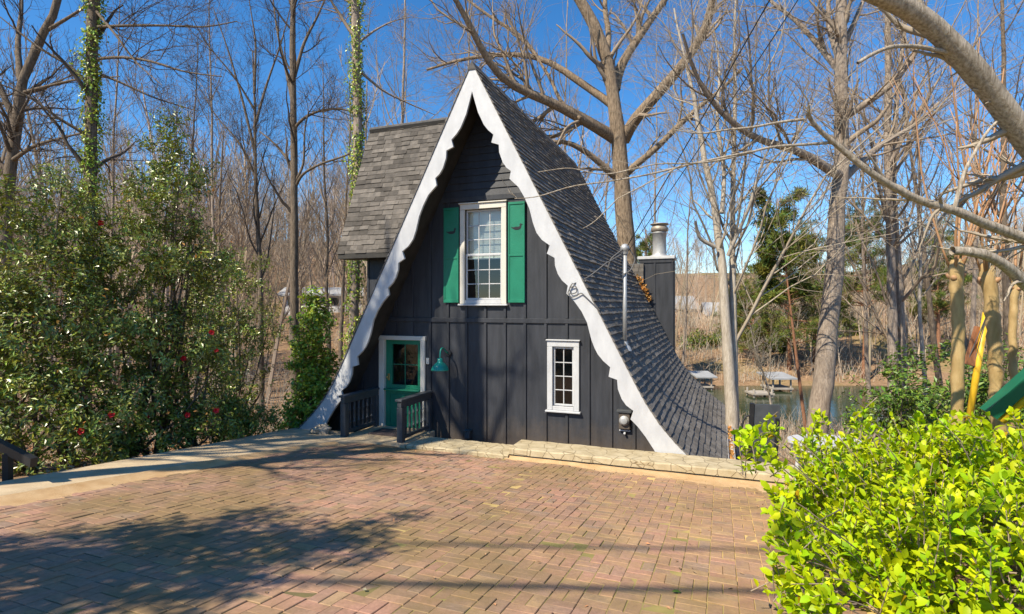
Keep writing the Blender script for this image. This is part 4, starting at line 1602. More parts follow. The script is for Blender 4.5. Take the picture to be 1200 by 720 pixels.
# A. big oak behind the house
YO = 20.5
oak_trunk = limb([(737, 330), (733.7, 291.7), (729.6, 216.7), (723, 158), (719, 100), (711, 62), (696, 25), (677, 0), (655, -45)], (YO, YO - .5), 30)
lb = lambda px, Y, ra, rb, n=14: (limb(px, Y, n), ra, rb)
oak_limbs = [
    lb([(721, 105), (723, 83), (744, 50), (767, 17), (780, 0), (800, -40)], (YO, YO + 1), .20, .09),
    lb([(731, 165), (736, 148), (757, 125), (782, 98), (807, 67), (832, 31), (834, 0), (842, -40)], (YO, YO - 3), .24, .10),
    lb([(724, 165), (713, 156), (682, 140), (652, 121), (619, 110), (590, 98), (573, 79), (557, 42), (540, 8), (522, -20)], (YO, YO - 3.5), .23, .07),
    lb([(720, 125), (711, 117), (677.5, 96), (652, 75), (627.5, 65), (594, 62.5), (540, 69), (500, 82)], (YO, YO + 2), .16, .05),
    lb([(628, 65), (611, 42), (582, 25), (552, 4), (530, -18)], (YO + 1, YO + 2), .09, .04),
    lb([(727, 212), (717, 204), (694, 183), (669, 167), (650, 165), (630, 172)], (YO, YO - 1.5), .15, .05),
    lb([(733, 205), (740, 196), (765, 179), (790, 152), (819, 125), (846, 106), (870, 80)], (YO, YO - 2), .14, .05),
    lb([(711, 66), (714, 40), (708, 10), (712, -30)], (YO, YO + 1.5), .13, .07),
    lb([(680, 139), (655, 120), (648, 95), (636, 80), (624, 56), (600, 40)], (YO - 1, YO), .08, .03),
]
build_tree('oak_tree', 'large bare oak with spreading limbs rising behind the black house', 'tree', 21, oak_trunk, .47, .16, oak_limbs, n1=8, n2=95, n3=520, n4=1900,
           f1=(.55, .98), l1=(.15, .3), bark_m='bark_oak', twig_m='twig', sides=18, up=.12, l2=(.22, .55), l3=(.45, .85), minr=.0045)
# B. thick tree on the right
YB = 14.0
tB = limb([(955, 520), (962, 470), (970, 400), (977, 320), (981, 233), (987, 200), (987, 125), (985, 75), (983, 33), (987, 0), (990, -60)], YB, 30)
limbsB = [
    lb([(985, 206), (977, 204), (946, 181), (925, 172), (887, 167), (854, 142), (825, 112), (808, 75), (800, 40)], (YB, YB - 2.5), .13, .03),
    lb([(987, 212), (994, 204), (1017, 183), (1042, 162), (1071, 150), (1100, 120)], (YB, YB + 1.5), .11, .03),
    lb([(987, 140), (996, 133), (1029, 112), (1050, 96), (1078, 55), (1090, 20)], (YB, YB - 1), .10, .035),
    lb([(985, 84), (979, 79), (954, 46), (925, 17), (900, 0), (880, -20)], (YB, YB + 1.5), .09, .03),
    lb([(985, 60), (1000, 30), (1012, 0), (1030, -40)], (YB, YB + 1), .08, .03),
    lb([(984, 70), (970, 30), (972, -30)], (YB, YB + 1), .09, .04),
]
build_tree('bare_tree', 'thick grey trunked bare tree standing right of the chimney with a long curved limb', 'tree', 22, tB, .27, .11, limbsB, n1=8, n2=100, n3=700, n4=1900,
           f1=(.6, .98), l1=(.12, .3), bark_m='bark_grey', sides=16, up=.2, l2=(.3, .6), l3=(.4, .8))
# C. twin trunk by the house corner
tC = limb([(860, 545), (857, 470), (852, 400), (846, 300), (836, 235), (822, 170), (815, 120), (800, 60), (790, 10)], (13.2, 13.8), 30)
limbsC = [lb([(861, 500), (860, 400), (858, 300), (859, 200), (862, 120), (860, 40), (864, -30)], (13.3, 14.5), .10, .02, 24),
          lb([(853, 300), (866, 270), (880, 240), (892, 190), (915, 150)], (13.3, 12.4), .05, .015),
          lb([(838, 290), (820, 280), (816, 268), (815, 260)], (13.3, 13), .05, .035),
          lb([(846, 250), (850, 200), (838, 140), (845, 90), (838, 40)], (13.3, 14.2), .06, .02)]
build_tree('bare_tree', 'slender pale bare tree with twin trunks beside the right eave of the roof', 'tree', 23, tC, .16, .02, limbsC, n1=10, n2=60, n3=420, n4=900,
           f1=(.4, .98), l1=(.1, .25), bark_m='bark_pale', twig_m='twig_pale', up=.3)
# D. trunk pair
tD = limb([(1046, 520), (1046, 400), (1044, 300), (1040, 200), (1041, 100), (1040, 0), (1038, -60)], (18, 18.5), 30)
limbsD = [lb([(1060, 520), (1058, 400), (1052, 300), (1046, 220), (1050, 120), (1062, 20), (1068, -50)], (18.2, 18.8), .14, .05, 24),
          lb([(1040, 260), (1028, 210), (1020, 160), (1000, 110)], (18, 17), .07, .02), lb([(1044, 190), (1064, 150), (1090, 110), (1120, 60)], (18, 17), .07, .02)]
build_tree('bare_tree', 'bare tree with two close straight trunks standing left of the ochre pollard stems', 'tree', 24, tD, .17, .08, limbsD, n1=14, n2=80, n3=500, n4=1200,
           f1=(.4, .98), l1=(.12, .3), bark_m='bark_grey', up=.3)
# E. straight dark tree left of house
tE = limb([(346, 500), (345, 400), (345, 292), (344, 146), (343, 60), (343, 0), (342, -60)], 17, 30)
limbsE = [lb([(346, 150), (352, 140), (375, 129), (400, 127), (413, 131), (425, 140)], (17, 16), .05, .02), lb([(347, 218), (352, 205), (375, 192), (405, 183), (425, 172)], (17, 16.2), .05, .02),
          lb([(343, 195), (332, 180), (318, 165), (304, 154)], (17, 17.5), .05, .02), lb([(345, 215), (356, 195), (357, 150), (362, 130)], (17, 16.5), .04, .02),
          lb([(343, 120), (335, 80), (325, 40), (320, 0)], (17, 18), .06, .02), lb([(345, 90), (356, 50), (372, 20), (385, -10)], (17, 17), .06, .02)]
build_tree('bare_tree', 'straight dark trunked bare tree between the camellias and the house', 'tree', 25, tE, .15, .07, limbsE, n1=12, n2=80, n3=600, n4=1700,
           f1=(.4, .98), l1=(.12, .3), bark_m='bark_dark', twig_m='twig_dark', up=.35)
# F. vase-shaped tree
tF = limb([(306, 420), (305, 330), (304, 292), (300, 233), (299, 167), (298, 100), (296, 60)], 18.5, 30)
limbsF = [lb([(299, 180), (285, 120), (268, 60), (250, 10)], (18.5, 18), .05, .015), lb([(298, 150), (312, 100), (330, 50), (340, 10)], (18.5, 19), .05, .015),
          lb([(299, 130), (275, 90), (240, 50), (225, 20)], (18.5, 17.5), .04, .012), lb([(298, 110), (300, 50), (292, 0)], (18.5, 18.5), .05, .015),
          lb([(301, 210), (280, 165), (255, 140), (235, 105)], (18.5, 19), .04, .012)]
build_tree('bare_tree', 'slim bare tree with a fine vase shaped crown left of the straight dark trunk', 'tree', 26, tF, .12, .022, limbsF, n1=14, n2=90, n3=700, n4=2000,
           f1=(.4, .98), l1=(.25, .45), bark_m='bark_dark', twig_m='twig_dark', up=.6, ang1=(20, 40))
# G. ivy clad trunk at left
tG = limb([(100, 420), (102, 300), (106, 200), (107, 120), (108, 60), (110, 0), (111, -60)], 13, 30)
limbsG = [lb([(110, 32), (150, 30), (200, 30), (240, 33), (278, 25)], (13, 12.5), .04, .012), lb([(110, 70), (140, 66), (180, 72), (215, 85), (260, 90)], (13, 12.5), .04, .012),
          lb([(112, 85), (140, 96), (180, 115), (230, 130)], (13, 13.5), .035, .01), lb([(105, 100), (80, 75), (50, 60), (0, 20)], (13, 12.5), .045, .012), lb([(105, 160), (70, 140), (30, 110), (-10, 95)], (13, 12), .045, .012),
          lb([(110, 10), (135, 40), (160, 75), (190, 100)], (13, 12), .035, .01)]
build_tree('ivy_tree', 'tall ivy covered trunk rising out of the camellias at the left', 'tree', 27, tG, .15, .12, limbsG, n1=8, n2=70, n3=420, n4=900,
           f1=(.5, .98), l1=(.12, .3), bark_m='bark_dark', twig_m='twig_dark', up=.1, ivy=(.3, 1, 5200, .07, .13))
# H. ivy tree beside the wing
tH = limb([(412, 470), (414, 400), (416, 300), (420, 200), (419, 120), (417, 60), (416, 0), (415, -60)], 16, 30)
limbsH = [lb([(420, 50), (440, 35), (460, 25), (480, 20)], (16, 16), .04, .01), lb([(423, 85), (450, 108), (480, 122), (510, 135)], (16, 17), .045, .01), lb([(414, 5), (395, -5), (380, 0), (350, 5)], (16, 16), .04, .01)]
build_tree('ivy_tree', 'tall ivy covered trunk rising right beside the left wing of the house', 'tree', 28, tH, .15, .12, limbsH, n1=6, n2=50, n3=350, n4=700,
           f1=(.6, .98), l1=(.12, .3), bark_m='bark_grey', up=.15, ivy=(.0, 1, 7000, .07, .14))
# I. left edge tree
tI = limb([(5, 300), (11, 194), (20, 155), (22, 110), (24, 92), (40, 60), (55, 36), (68, 10), (75, -40)], 15, 30)
limbsI = [lb([(20, 150), (8, 120), (-5, 90), (-30, 60)], (15, 15), .10, .03), lb([(24, 95), (20, 50), (26, 10), (24, -30)], (15, 16), .09, .03), lb([(12, 190), (40, 170), (80, 160), (120, 150)], (15, 14), .06, .015),
          lb([(22, 110), (60, 100), (95, 92), (140, 90)], (15, 14.5), .05, .015), lb([(55, 36), (90, 15), (110, 0), (140, -20)], (15, 14.5), .05, .015)]
build_tree('bare_tree', 'bare crooked tree at the left edge of the photo behind the camellias', 'tree', 29, tI, .22, .08, limbsI, n1=10, n2=90, n3=600, n4=1500,
           f1=(.4, .98), l1=(.15, .35), bark_m='bark_dark', twig_m='twig_dark', up=.1)
# slim neighbours, each its own place
SLIM = [
    (128, 330, 60, 19, .09, 'thin bare tree just right of the ivy covered trunk at the left', 'bark_grey', 'twig'),
    (215, 400, 110, 24, .10, 'thin bare tree behind the tallest camellia', 'bark_dark', 'twig_dark'),
    (255, 400, 60, 27, .12, 'thin bare tree between the tallest camellia and the vase shaped tree', 'bark_grey', 'twig'),
    (386, 470, 150, 21, .10, 'thin bare tree just left of the ivy trunk beside the wing', 'bark_dark', 'twig'),
    (398, 470, 170, 24, .11, 'second thin bare tree behind the ivy trunk beside the wing', 'bark_dark', 'twig'),
    (470, 330, -20, 30, .16, 'bare tree standing behind the ridge of the left wing', 'bark_grey', 'twig'),
    (540, 330, -10, 33, .16, 'bare tree standing behind the peak of the A-frame', 'bark_grey', 'twig'),
    (660, 330, 40, 34, .15, 'bare tree behind the right roof slope left of the oak', 'bark_grey', 'twig'),
    (706, 330, 120, 30, .10, 'slim bare tree close left of the oak trunk', 'bark_grey', 'twig'),
    (768, 330, 90, 27, .10, 'slim bare tree rising behind the chimney flue', 'bark_grey', 'twig'),
    (800, 420, 180, 30, .08, 'slim bare tree just right of the chimney', 'bark_grey', 'twig'),
    (905, 470, 330, 17, .05, 'pale bare sapling leaning in front of the lake', 'bark_pale', 'twig_pale'),
    (1018, 480, 150, 22, .10, 'slim bare tree between the thick trunk and the twin straight trunks', 'bark_grey', 'twig'),
    (1085, 480, 200, 20, .10, 'slim bare tree directly left of the ochre pollard stems', 'bark_pale', 'twig_pale'),
    (1104, 470, 120, 25, .16, 'leaning dark bare tree behind the ochre pollard stems', 'bark_dark', 'twig_dark'),
    (1140, 470, 60, 27, .15, 'bare tree behind the swing set', 'bark_grey', 'twig'),
    (1182, 470, -20, 22, .20, 'bare tree at the right edge of the photo behind the swing set', 'bark_dark', 'twig_dark'),
]
for k, (x, yb, yt, Y, r, lab, bm_, tm_) in enumerate(SLIM):
    rr = np.random.default_rng(100 + k)
    lean = rr.uniform(-14, 14)
    if 'leaning' in lab:
        lean = -45
    pts = [P(x + lean * f + rr.normal(0, 1.5), yb + (yt - yb) * f, Y) for f in np.linspace(0, 1.0 if yt > 300 else 1.25, 7)]
    pale = 'sapling' in lab
    build_tree('bare_tree', lab, 'tree', 200 + k, pts, r, r * .12, n1=22 if not pale else 14, n2=80, n3=420, n4=900 if not pale else 300, f1=(.35, .98), l1=(.2, .42), bark_m=bm_, twig_m=tm_, up=.35, ang1=(25, 55), minr=.005, sides=8)

# foreground tree off the right edge: limbs reach into the picture
tx, ty = 5.9, 5.4
tR = np.array([(tx + .15, ty, gz((tx, ty)) - .2), (tx + .1, ty, -1.0), (tx, ty, 0.2), (tx - .05, ty, 1.1), (tx + .2, ty, 2.6), (tx + .6, ty - .2, 5.5), (tx + .9, ty - .3, 8)])
limbsR = [
    (resample([(tx - .03, ty, .95), P(1235, 205, 5.2), P(1200, 162, 5.1), P(1175, 125, 5.0), P(1146, 88, 4.9), P(1117, 54, 4.8), P(1083, 21, 4.7), P(1050, 2, 4.6), P(1020, -8, 4.5), P(975, -35, 4.4), P(930, -70, 4.3)], 26), .125, .068),
    (resample([(tx, ty, .3), P(1230, 290, 5.3), P(1200, 280, 5.2), P(1180, 271, 5.2), P(1150, 262, 5.1), P(1120, 245, 5.0), P(1092, 242, 5.0), P(1050, 222, 4.9), P(1013, 198, 4.8), P(979, 168, 4.8), P(960, 154, 4.7), P(942, 138, 4.7), P(946, 133, 4.65)], 30), .062, .018),
    (resample([(tx, ty, -.3), P(1235, 362, 5.0), P(1200, 333, 4.9), P(1181, 312, 4.8), P(1152, 296, 4.7), P(1135, 293, 4.7), P(1116, 294, 4.7)], 20), .075, .038),
    (resample([P(976, 167, 4.8), P(940, 170, 4.7), P(900, 172, 4.6), P(870, 182, 4.55), P(835, 190, 4.5), P(800, 193, 4.45), P(770, 190, 4.4), P(740, 200, 4.4)], 20), .014, .004),
    (resample([P(942, 140, 4.7), P(915, 143, 4.65), P(880, 150, 4.6), P(850, 152, 4.6), P(820, 158, 4.5), P(790, 152, 4.5)], 18), .013, .004),
    (resample([P(1118, 246, 5.0), P(1130, 200, 5.0), P(1160, 148, 5.0), P(1168, 143, 5.0)], 12), .02, .012),
    (resample([P(1110, 62, 4.8), P(1075, 54, 4.7), P(1045, 54, 4.6), P(1020, 64, 4.5), P(1005, 74, 4.5)], 14), .022, .014),
    (resample([P(880, 178, 4.55), P(820, 190, 4.5), P(760, 205, 4.5), P(700, 215, 4.5), P(672, 217, 4.5), P(645, 226, 4.5), P(632, 232, 4.5), P(603, 233, 4.45)], 24), .010, .0035),
    (resample([P(750, 196, 4.4), P(715, 205, 4.4), P(690, 203, 4.4), P(670, 196, 4.4), P(648, 199, 4.4), P(630, 202, 4.4)], 16), .006, .003),
    (resample([P(725, 232, 4.4), P(705, 252, 4.4), P(695, 262, 4.4), P(683, 268, 4.4)], 10), .005, .003),
    (resample([P(800, 193, 4.45), P(765, 212, 4.42), P(745, 222, 4.4), P(724, 233, 4.4)], 10), .006, .004),
]
build_tree('foreground_tree', 'nearby mottled pale tree whose thick limbs reach in from the right edge', 'tree', 31, tR, .26, .12, limbsR, n1=5, n2=60, n3=300, n4=420, f1=(.7, .98), l1=(.2, .4),
           bark_m='bark_fore', twig_m='twig_pale', sides=18, up=.05, l2=(.10, .26), l3=(.2, .45), minr=.0022, ground=False)

# pollarded crape myrtle: ochre stems and whippy shoots
YM = 6.3
cm = thing('crape_myrtle', 'pollarded ochre crape myrtle with three knobbly stems behind the bright bush', 'tree', P(1150, 560, YM))
rng = np.random.default_rng(41)
STEMS = [([(1122, 540), (1122, 440), (1123, 380), (1121, 330), (1120, 304)], 6.2, .062), ([(1172, 540), (1168, 440), (1164, 380), (1159, 330), (1155, 308)], 6.4, .07), ([(1190, 540), (1187, 430), (1186, 380), (1190, 340), (1192, 318)], 6.6, .042)]
sh = MB()
for px, Y, r in STEMS:
    p = limb(px, Y, 30)
    p[0, 2] = gz(p[0]) - .1
    R = np.full(30, r) * (1 + rng.normal(0, .035, 30))
    R[-6:] *= np.array([1.0, 1.03, 1.1, 1.2, 1.15, .7])
    p[1:-1] += rng.normal(0, .006, (28, 3))
    MB().tube(p, R, 14).build('stem', 'bark_myrtle', cm, smooth=True)
    # knuckles at the head
    for _ in range(5):
        a = rng.uniform(0, 2 * np.pi)
        d = np.array([math.cos(a), math.sin(a), rng.uniform(.2, 1.0)])
        c0 = p[-4] + d * r * .4
        sh.tube([c0, c0 + d * r * .7, c0 + d * r * 1.15], [r * .6, r * .52, r * .2], 8)
    for _ in range(7):
        a = rng.uniform(0, 2 * np.pi)
        d = unit(np.array([math.cos(a) * .30, math.sin(a) * .30, 1.0]))
        L = rng.uniform(1.2, 3.0)
        c0 = p[-3] + np.array([d[0], d[1], 0]) * r * 2.2
        q_ = [c0]
        for _k in range(8):
            q_.append(q_[-1] + d * L / 8)
            d = unit(d + rng.normal(0, .05, 3) + [0, 0, .04])
        sh.tube(np.array(q_), np.linspace(.017, .006, 9) * rng.uniform(.7, 1.15), 6)
        for _k in range(3):
            s = q_[rng.integers(3, 8)]
            d2 = unit(d + rng.normal(0, .35, 3))
            sh.tube(np.array([s, s + d2 * .25, s + d2 * .5 + [0, 0, .1]]), [.006, .004, .003], 4)
sh.build('shoots', 'shoot', cm, smooth=True)

# pines
def pine(label, x, yb, yt, Y, r, crown_f, seed, width, dens=1.0, lean=0, group=None):
    rng = np.random.default_rng(seed)
    b, t = P(x, yb, Y), P(x + lean, yt, Y)
    b[2] = min(b[2], gz(b) - .1)
    T = resample([b, b * .6 + t * .4 + rng.normal(0, .1, 3), t], 20)
    R = np.linspace(r, r * .2, 20)
    root = thing('pine_tree', label, 'tree', b, group)
    mb = MB()
    mb.tube(T, R, 10)
    Hh = t[2] - b[2]
    nb_ = int(62 * dens)
    a, ra = spawn(rng, T[None], R[None], nb_, crown_f, .98, (width * .7, width * 1.3), (60, 95), .12, 7, .10, .4, .3, .008, lscale=1.0)
    v, q = tubes(a, ra, 4)
    mb.add(v, q)
    b2, rb2 = spawn(rng, a, ra, nb_ * 7, .3, 1.0, (.25, .5), (25, 60), .15, 4, .1, .5, .4, .006)
    v, q = tubes(b2, rb2, 3)
    mb.add(v, q)
    mb.build('trunk', 'bark_pine', root, smooth=True, fixn=False)
    tips = np.concatenate([b2[:, 1], b2[:, 2], b2[:, 3], a[:, 6], a[:, 5]])
    n = len(tips) * 15
    c = np.repeat(tips, 15, 0) + rng.normal(0, .07 * Hh / 12, (n, 3))
    d = rng.normal(0, 1, (n, 3)) + [0, 0, .45]
    sz = (.16 + .010 * Hh)
    v, qq, tt, cc = leaves(rng, c, d, rng.normal(size=(n, 3)), sz * rng.uniform(.7, 1.3, n), sz * .16 * rng.uniform(.7, 1.3, n), 0.1, np.repeat(leafcol(rng, len(tips), .5, 1.5, .2), 15, 0))
    MB().add(v, qq, tt, col=cc).build('crown', 'needle', root, fixn=False)


pine('slim leaning pine with a reddish trunk above the lake', 947, 500, 232, 26, .09, .55, 51, 1.6, .8, -36)
pine('dense green pine across the lake just right of the twin pale trunks', 884, 420, 318, 70, .22, .12, 52, 3.6, 1.5)
pine('tallest broad pine across the lake left of the thick grey trunk', 925, 425, 262, 68, .26, .18, 53, 4.8, 1.7)
pine('pine across the lake directly behind the thick grey trunk', 955, 425, 285, 72, .26, .2, 54, 4.4, 1.5)
pine('pine showing above the bare wood right of the thick grey trunk', 1012, 420, 240, 66, .26, .4, 55, 4.0, 1.2)
pine('low pine across the lake beside the white house', 868, 400, 330, 88, .22, .1, 56, 3.4, 1.2)
pine('pine behind the oak trunk showing beside the chimney flue', 757, 330, 268, 60, .25, .3, 57, 2.6, 1.0)
pine('dark pine behind the ochre pollard stems at the right', 1100, 420, 265, 70, .26, .3, 58, 4.0, 1.2)

# ------------------------------------------------------------------ shrubs
def shrub(name, label, cat, seed, blobs, n, sz, m, stems, wratio=.45, flowers=0, group=None, orange=0, colr=(.5, 1.5, .18), stem_m='bark_dark', detail=0, stem_r=.035):
    """blobs: list of (centre, radii); leaves sit on twigs inside clumps scattered through the blobs"""
    rng = np.random.default_rng(seed)
    base = np.array(stems[0])
    root = thing(name, label, cat, base, group)
    bl = [(np.array(c, float), np.array(r, float)) for c, r in blobs]
    w = np.array([np.prod(r) ** .75 for c, r in bl])
    w /= w.sum()
    ncl = max(30, n // 22)
    bi = rng.choice(len(bl), ncl, p=w)
    C0 = np.stack([bl[i][0] for i in bi])
    R0 = np.stack([bl[i][1] for i in bi])
    d = unit(rng.normal(size=(ncl, 3)))
    rad = rng.uniform(.25, 1.0, ncl)[:, None] ** .55
    rad *= 1 + .18 * np.sin(d[:, :1] * 5 + 3 * d[:, 2:3]) + rng.normal(0, .06, (ncl, 1))
    cl = C0 + d * R0 * rad
    cl += .22 * np.sin(cl[:, [1, 2, 0]] * 5.1 + 1.3) * min(1, .08 / sz)
    out = unit(d * .7 + [0, 0, .35])
    mb = MB()
    for s in stems:
        s = np.array(s)
        tgt = cl[rng.choice(ncl, min(ncl, 8))]
        for t_ in tgt:
            mid = s * .45 + t_ * .55 + rng.normal(0, .12, 3)
            mid[2] = s[2] + (t_[2] - s[2]) * .45
            p = resample([s + rng.normal(0, .07, 3) * [1, 1, 0], s * .75 + mid * .25 + [0, 0, .15], mid, t_], 9)
            v, q = tubes(p[None], np.linspace(stem_r, .006, 9)[None], 5)
            mb.add(v, q)
    # twig in each clump
    tl = sz * rng.uniform(2.2, 4.2, ncl)
    tw = np.stack([cl - out * tl[:, None] * .5, cl, cl + out * tl[:, None] * .5 + rng.normal(0, sz * .3, (ncl, 3))], 1)
    v, q = tubes(tw, np.broadcast_to(np.array([.006, .005, .003]), (ncl, 3)) * (sz / .07), 3)
    mb.add(v, q)
    mb.build('stems', stem_m, root, smooth=True, fixn=False)
    per = 22
    f = rng.uniform(0, 1, (ncl, per))[..., None]
    c = (cl[:, None] - out[:, None] * tl[:, None, None] * .5) * (1 - f) + (cl[:, None] + out[:, None] * tl[:, None, None] * .5) * f
    c = c + rng.normal(0, sz * .55, (ncl, per, 3))
    az = unit(np.cross(np.repeat(out[:, None], per, 1), rng.normal(size=(ncl, per, 3))))
    dl = az + out[:, None] * .45 + rng.normal(0, .25, (ncl, per, 3)) + np.array([0, 0, -.12])
    nn = np.repeat(out[:, None], per, 1) + np.array([0, 0, .6]) + rng.normal(0, .45, (ncl, per, 3))
    N_ = ncl * per
    col = leafcol(rng, N_, *colr) * np.repeat(rng.uniform(.75, 1.25, (ncl, 1)), per, 0)
    v, qq, tt, cc = leaves(rng, c.reshape(-1, 3), dl.reshape(-1, 3), nn.reshape(-1, 3), sz * rng.uniform(.65, 1.3, N_), sz * wratio * rng.uniform(.75, 1.2, N_), .18, col, detail, .12)
    MB().add(v, qq, tt, col=cc).build('foliage', m, root, fixn=False, smooth=bool(detail))
    camd = np.array([0, 0, 0.]) - cl
    vis = np.argsort(-(unit(camd) * d).sum(1))[:ncl // 3]
    if flowers:
        first = None
        spots = rng.choice(vis, flowers, replace=False)
        for s in spots:
            c0 = cl[s] + unit(camd[s]) * .12 + out[s] * .05
            k = 12
            a = np.arange(k) / k * 2 * np.pi * 2.4
            fwd = unit(camd[s])
            sx = unit(np.cross(fwd, [0, 0, 1]))
            sy = np.cross(sx, fwd)
            dd = sx * np.cos(a)[:, None] + sy * np.sin(a)[:, None] + fwd * np.where(np.arange(k) < 6, .25, .9)[:, None]
            v, qq, tt, cc = leaves(rng, np.repeat(c0[None], k, 0), dd, np.repeat(fwd[None], k, 0) - dd * .3, np.full(k, .058), np.full(k, .05), .1, None, 1, -.1)
            MB().add(v, qq, tt).build('flower', 'flower', root)
    if orange:
        k = orange
        s = rng.choice(vis, 14)
        c = cl[np.repeat(s, k // 14)] + rng.normal(0, .16, (k // 14 * 14, 3))
        k = len(c)
        v, qq, tt, cc = leaves(rng, c, rng.normal(size=(k, 3)), rng.normal(size=(k, 3)) + unit(camd[0]), rng.uniform(.05, .09, k), rng.uniform(.03, .05, k), .2, leafcol(rng, k))
        MB().add(v, qq, tt, col=cc).build('dead_leaves', 'dry_leaf', root, fixn=False)
    return root


def bp(x, y, Y, rx, ry, rz):
    return (P(x, y, Y), (rx, ry, rz))


def gp(x, Y, dz=-.05):
    p = P(x, 0, Y)
    p[2] = gz(p) + dz
    return p


shrub('camellia_bush', 'tallest dark camellia with red flowers and a pointed top at the left', 'shrub', 61,
      [bp(195, 215, 10, .75, .7, .8), bp(188, 165, 10, .4, .4, .55), bp(175, 290, 10, 1.15, 1.0, .9), bp(235, 310, 10.2, .8, .7, .6), bp(150, 390, 9.8, 1.2, 1.0, .95), bp(215, 400, 10, 1.1, .9, .75), bp(160, 480, 9.6, 1.0, .8, .75), bp(220, 470, 9.9, .6, .6, .5), bp(175, 515, 9.5, 1.0, .6, .4), bp(235, 500, 9.9, .7, .5, .4), bp(120, 520, 9.2, .7, .5, .4)],
      26000, .088, 'camellia', [gp(185, 10), gp(150, 9.7), gp(225, 10.1)], flowers=7, orange=150)
shrub('camellia_bush', 'broad dark camellia at the left edge beside the black handrail', 'shrub', 62,
      [bp(20, 290, 9, 1.3, 1.0, 1.1), bp(75, 250, 9.4, .8, .7, .8), bp(60, 380, 9, 1.3, 1.0, 1.0), bp(-30, 400, 9, 1.2, 1.0, 1.2), bp(25, 480, 8.6, 1.2, .8, .8), bp(100, 470, 9, .9, .7, .8), bp(105, 340, 9.4, .6, .6, .8), bp(60, 535, 8.4, .9, .6, .4)],
      26000, .088, 'camellia', [gp(30, 9), gp(80, 9.2), gp(-30, 9)], flowers=5, orange=90)
shrub('evergreen_shrub', 'loose dark evergreen shrub right of the tallest camellia reaching towards the slim trees', 'shrub', 63,
      [bp(270, 320, 13.2, .9, .8, .65), bp(290, 385, 13.4, .9, .8, .8), bp(255, 395, 12.8, .9, .8, .9), bp(280, 455, 13.1, .8, .7, .7), bp(245, 350, 12.6, .7, .6, .6)],
      9000, .08, 'camellia', [gp(275, 13.1), gp(262, 12.9)], colr=(.6, 1.5, .2))
shrub('evergreen_shrub', 'low upright evergreen shrub at the edge of the pavement below the loose evergreen', 'shrub', 64,
      [bp(280, 490, 11.2, .6, .5, .5), bp(262, 480, 11.0, .4, .4, .5)],
      4000, .08, 'camellia', [gp(278, 11.2)], colr=(.7, 1.8, .25))
shrub('ivy_clump', 'bright ivy smothering a stump just left of the left bargeboard', 'ivy', 65,
      [bp(362, 372, 12.4, .34, .3, .5), bp(360, 420, 12.3, .5, .4, .65), bp(368, 470, 12.4, .55, .45, .7), bp(352, 495, 12.3, .5, .4, .5)],
      9500, .085, 'ivy', [gp(362, 12.4)], wratio=.85, colr=(.5, 1.5, .2))
shrub('green_shrub', 'rounded mid green shrub behind the swing set', 'shrub', 66,
      [(np.array([8.6, 11.0, -1.9]), (1.7, 1.2, .9)), (np.array([7.5, 10.6, -2.3]), (.9, .8, .7)), (np.array([10.0, 11.0, -1.8]), (1.3, 1.0, .9))],
      7000, .11, 'bush2', [np.array([8.4, 11.0, -3.0]), np.array([7.6, 10.7, -3.0])], wratio=.5)
for k_, (x_, y_, Y_, lab) in enumerate(((822, 408, 78, 'olive shrub on the far shore above the first roofed dock'), (862, 405, 82, 'olive shrub on the far shore below the white house with the pale roof'),
                                       (905, 412, 76, 'wide olive shrub on the far shore above the second roofed dock'), (990, 415, 84, 'olive shrub on the far shore right of the thick grey trunk'))):
    g_ = gp(x_, Y_, -.2)
    shrub('olive_shrub', lab, 'shrub', 400 + k_, [(g_ + [0, 0, 1.3], (2.6, 1.8, 1.5)), (g_ + [1.8, .5, 1.0], (1.8, 1.4, 1.1)), (g_ + [-1.7, .3, .9], (1.7, 1.3, 1.0))], 2600, .34, 'needle', [g_, g_ + [1.2, .2, 0]], colr=(.8, 1.9, .3), stem_r=.06)
# shrub shading the bottom left of the driveway, out of the frame
shrub('evergreen_tree', 'leafy evergreen tree beside the driveway left of the camera', 'tree', 67,
      [((-6.3, .9, 3.4), (1.3, 1.2, .9)), ((-5.9, 1.6, 2.4), (1.2, .9, .7)), ((-7.3, .3, 3.6), (1.3, 1.2, 1.1)), ((-5.0, 1.9, 2.9), (.7, .6, .4))],
      7200, .12, 'camellia', [np.array([-7.2, .5, -1.9])], stem_r=.09)
# bare trees out of the frame on the left: trunk and branch shadows
for k, (x_, y_, h_, lab) in enumerate(((-9.6, 2.6, 15, 'bare tree beside the driveway left of the camera, nearer the pavement'), (-11.5, 3.2, 16, 'bare tree left of the camera, farther from the driveway'))):
    pts = [np.array([x_ + f * .5, y_ + f * 1.2, gz((x_, y_)) - .2 + f * h_]) for f in np.linspace(0, 1, 6)]
    build_tree('bare_tree', lab, 'tree', 300 + k, pts, .3, .15, n1=16, n2=110, n3=600, n4=900, f1=(.35, .98), l1=(.25, .45), up=.3, ground=False, bark_m='bark_grey')

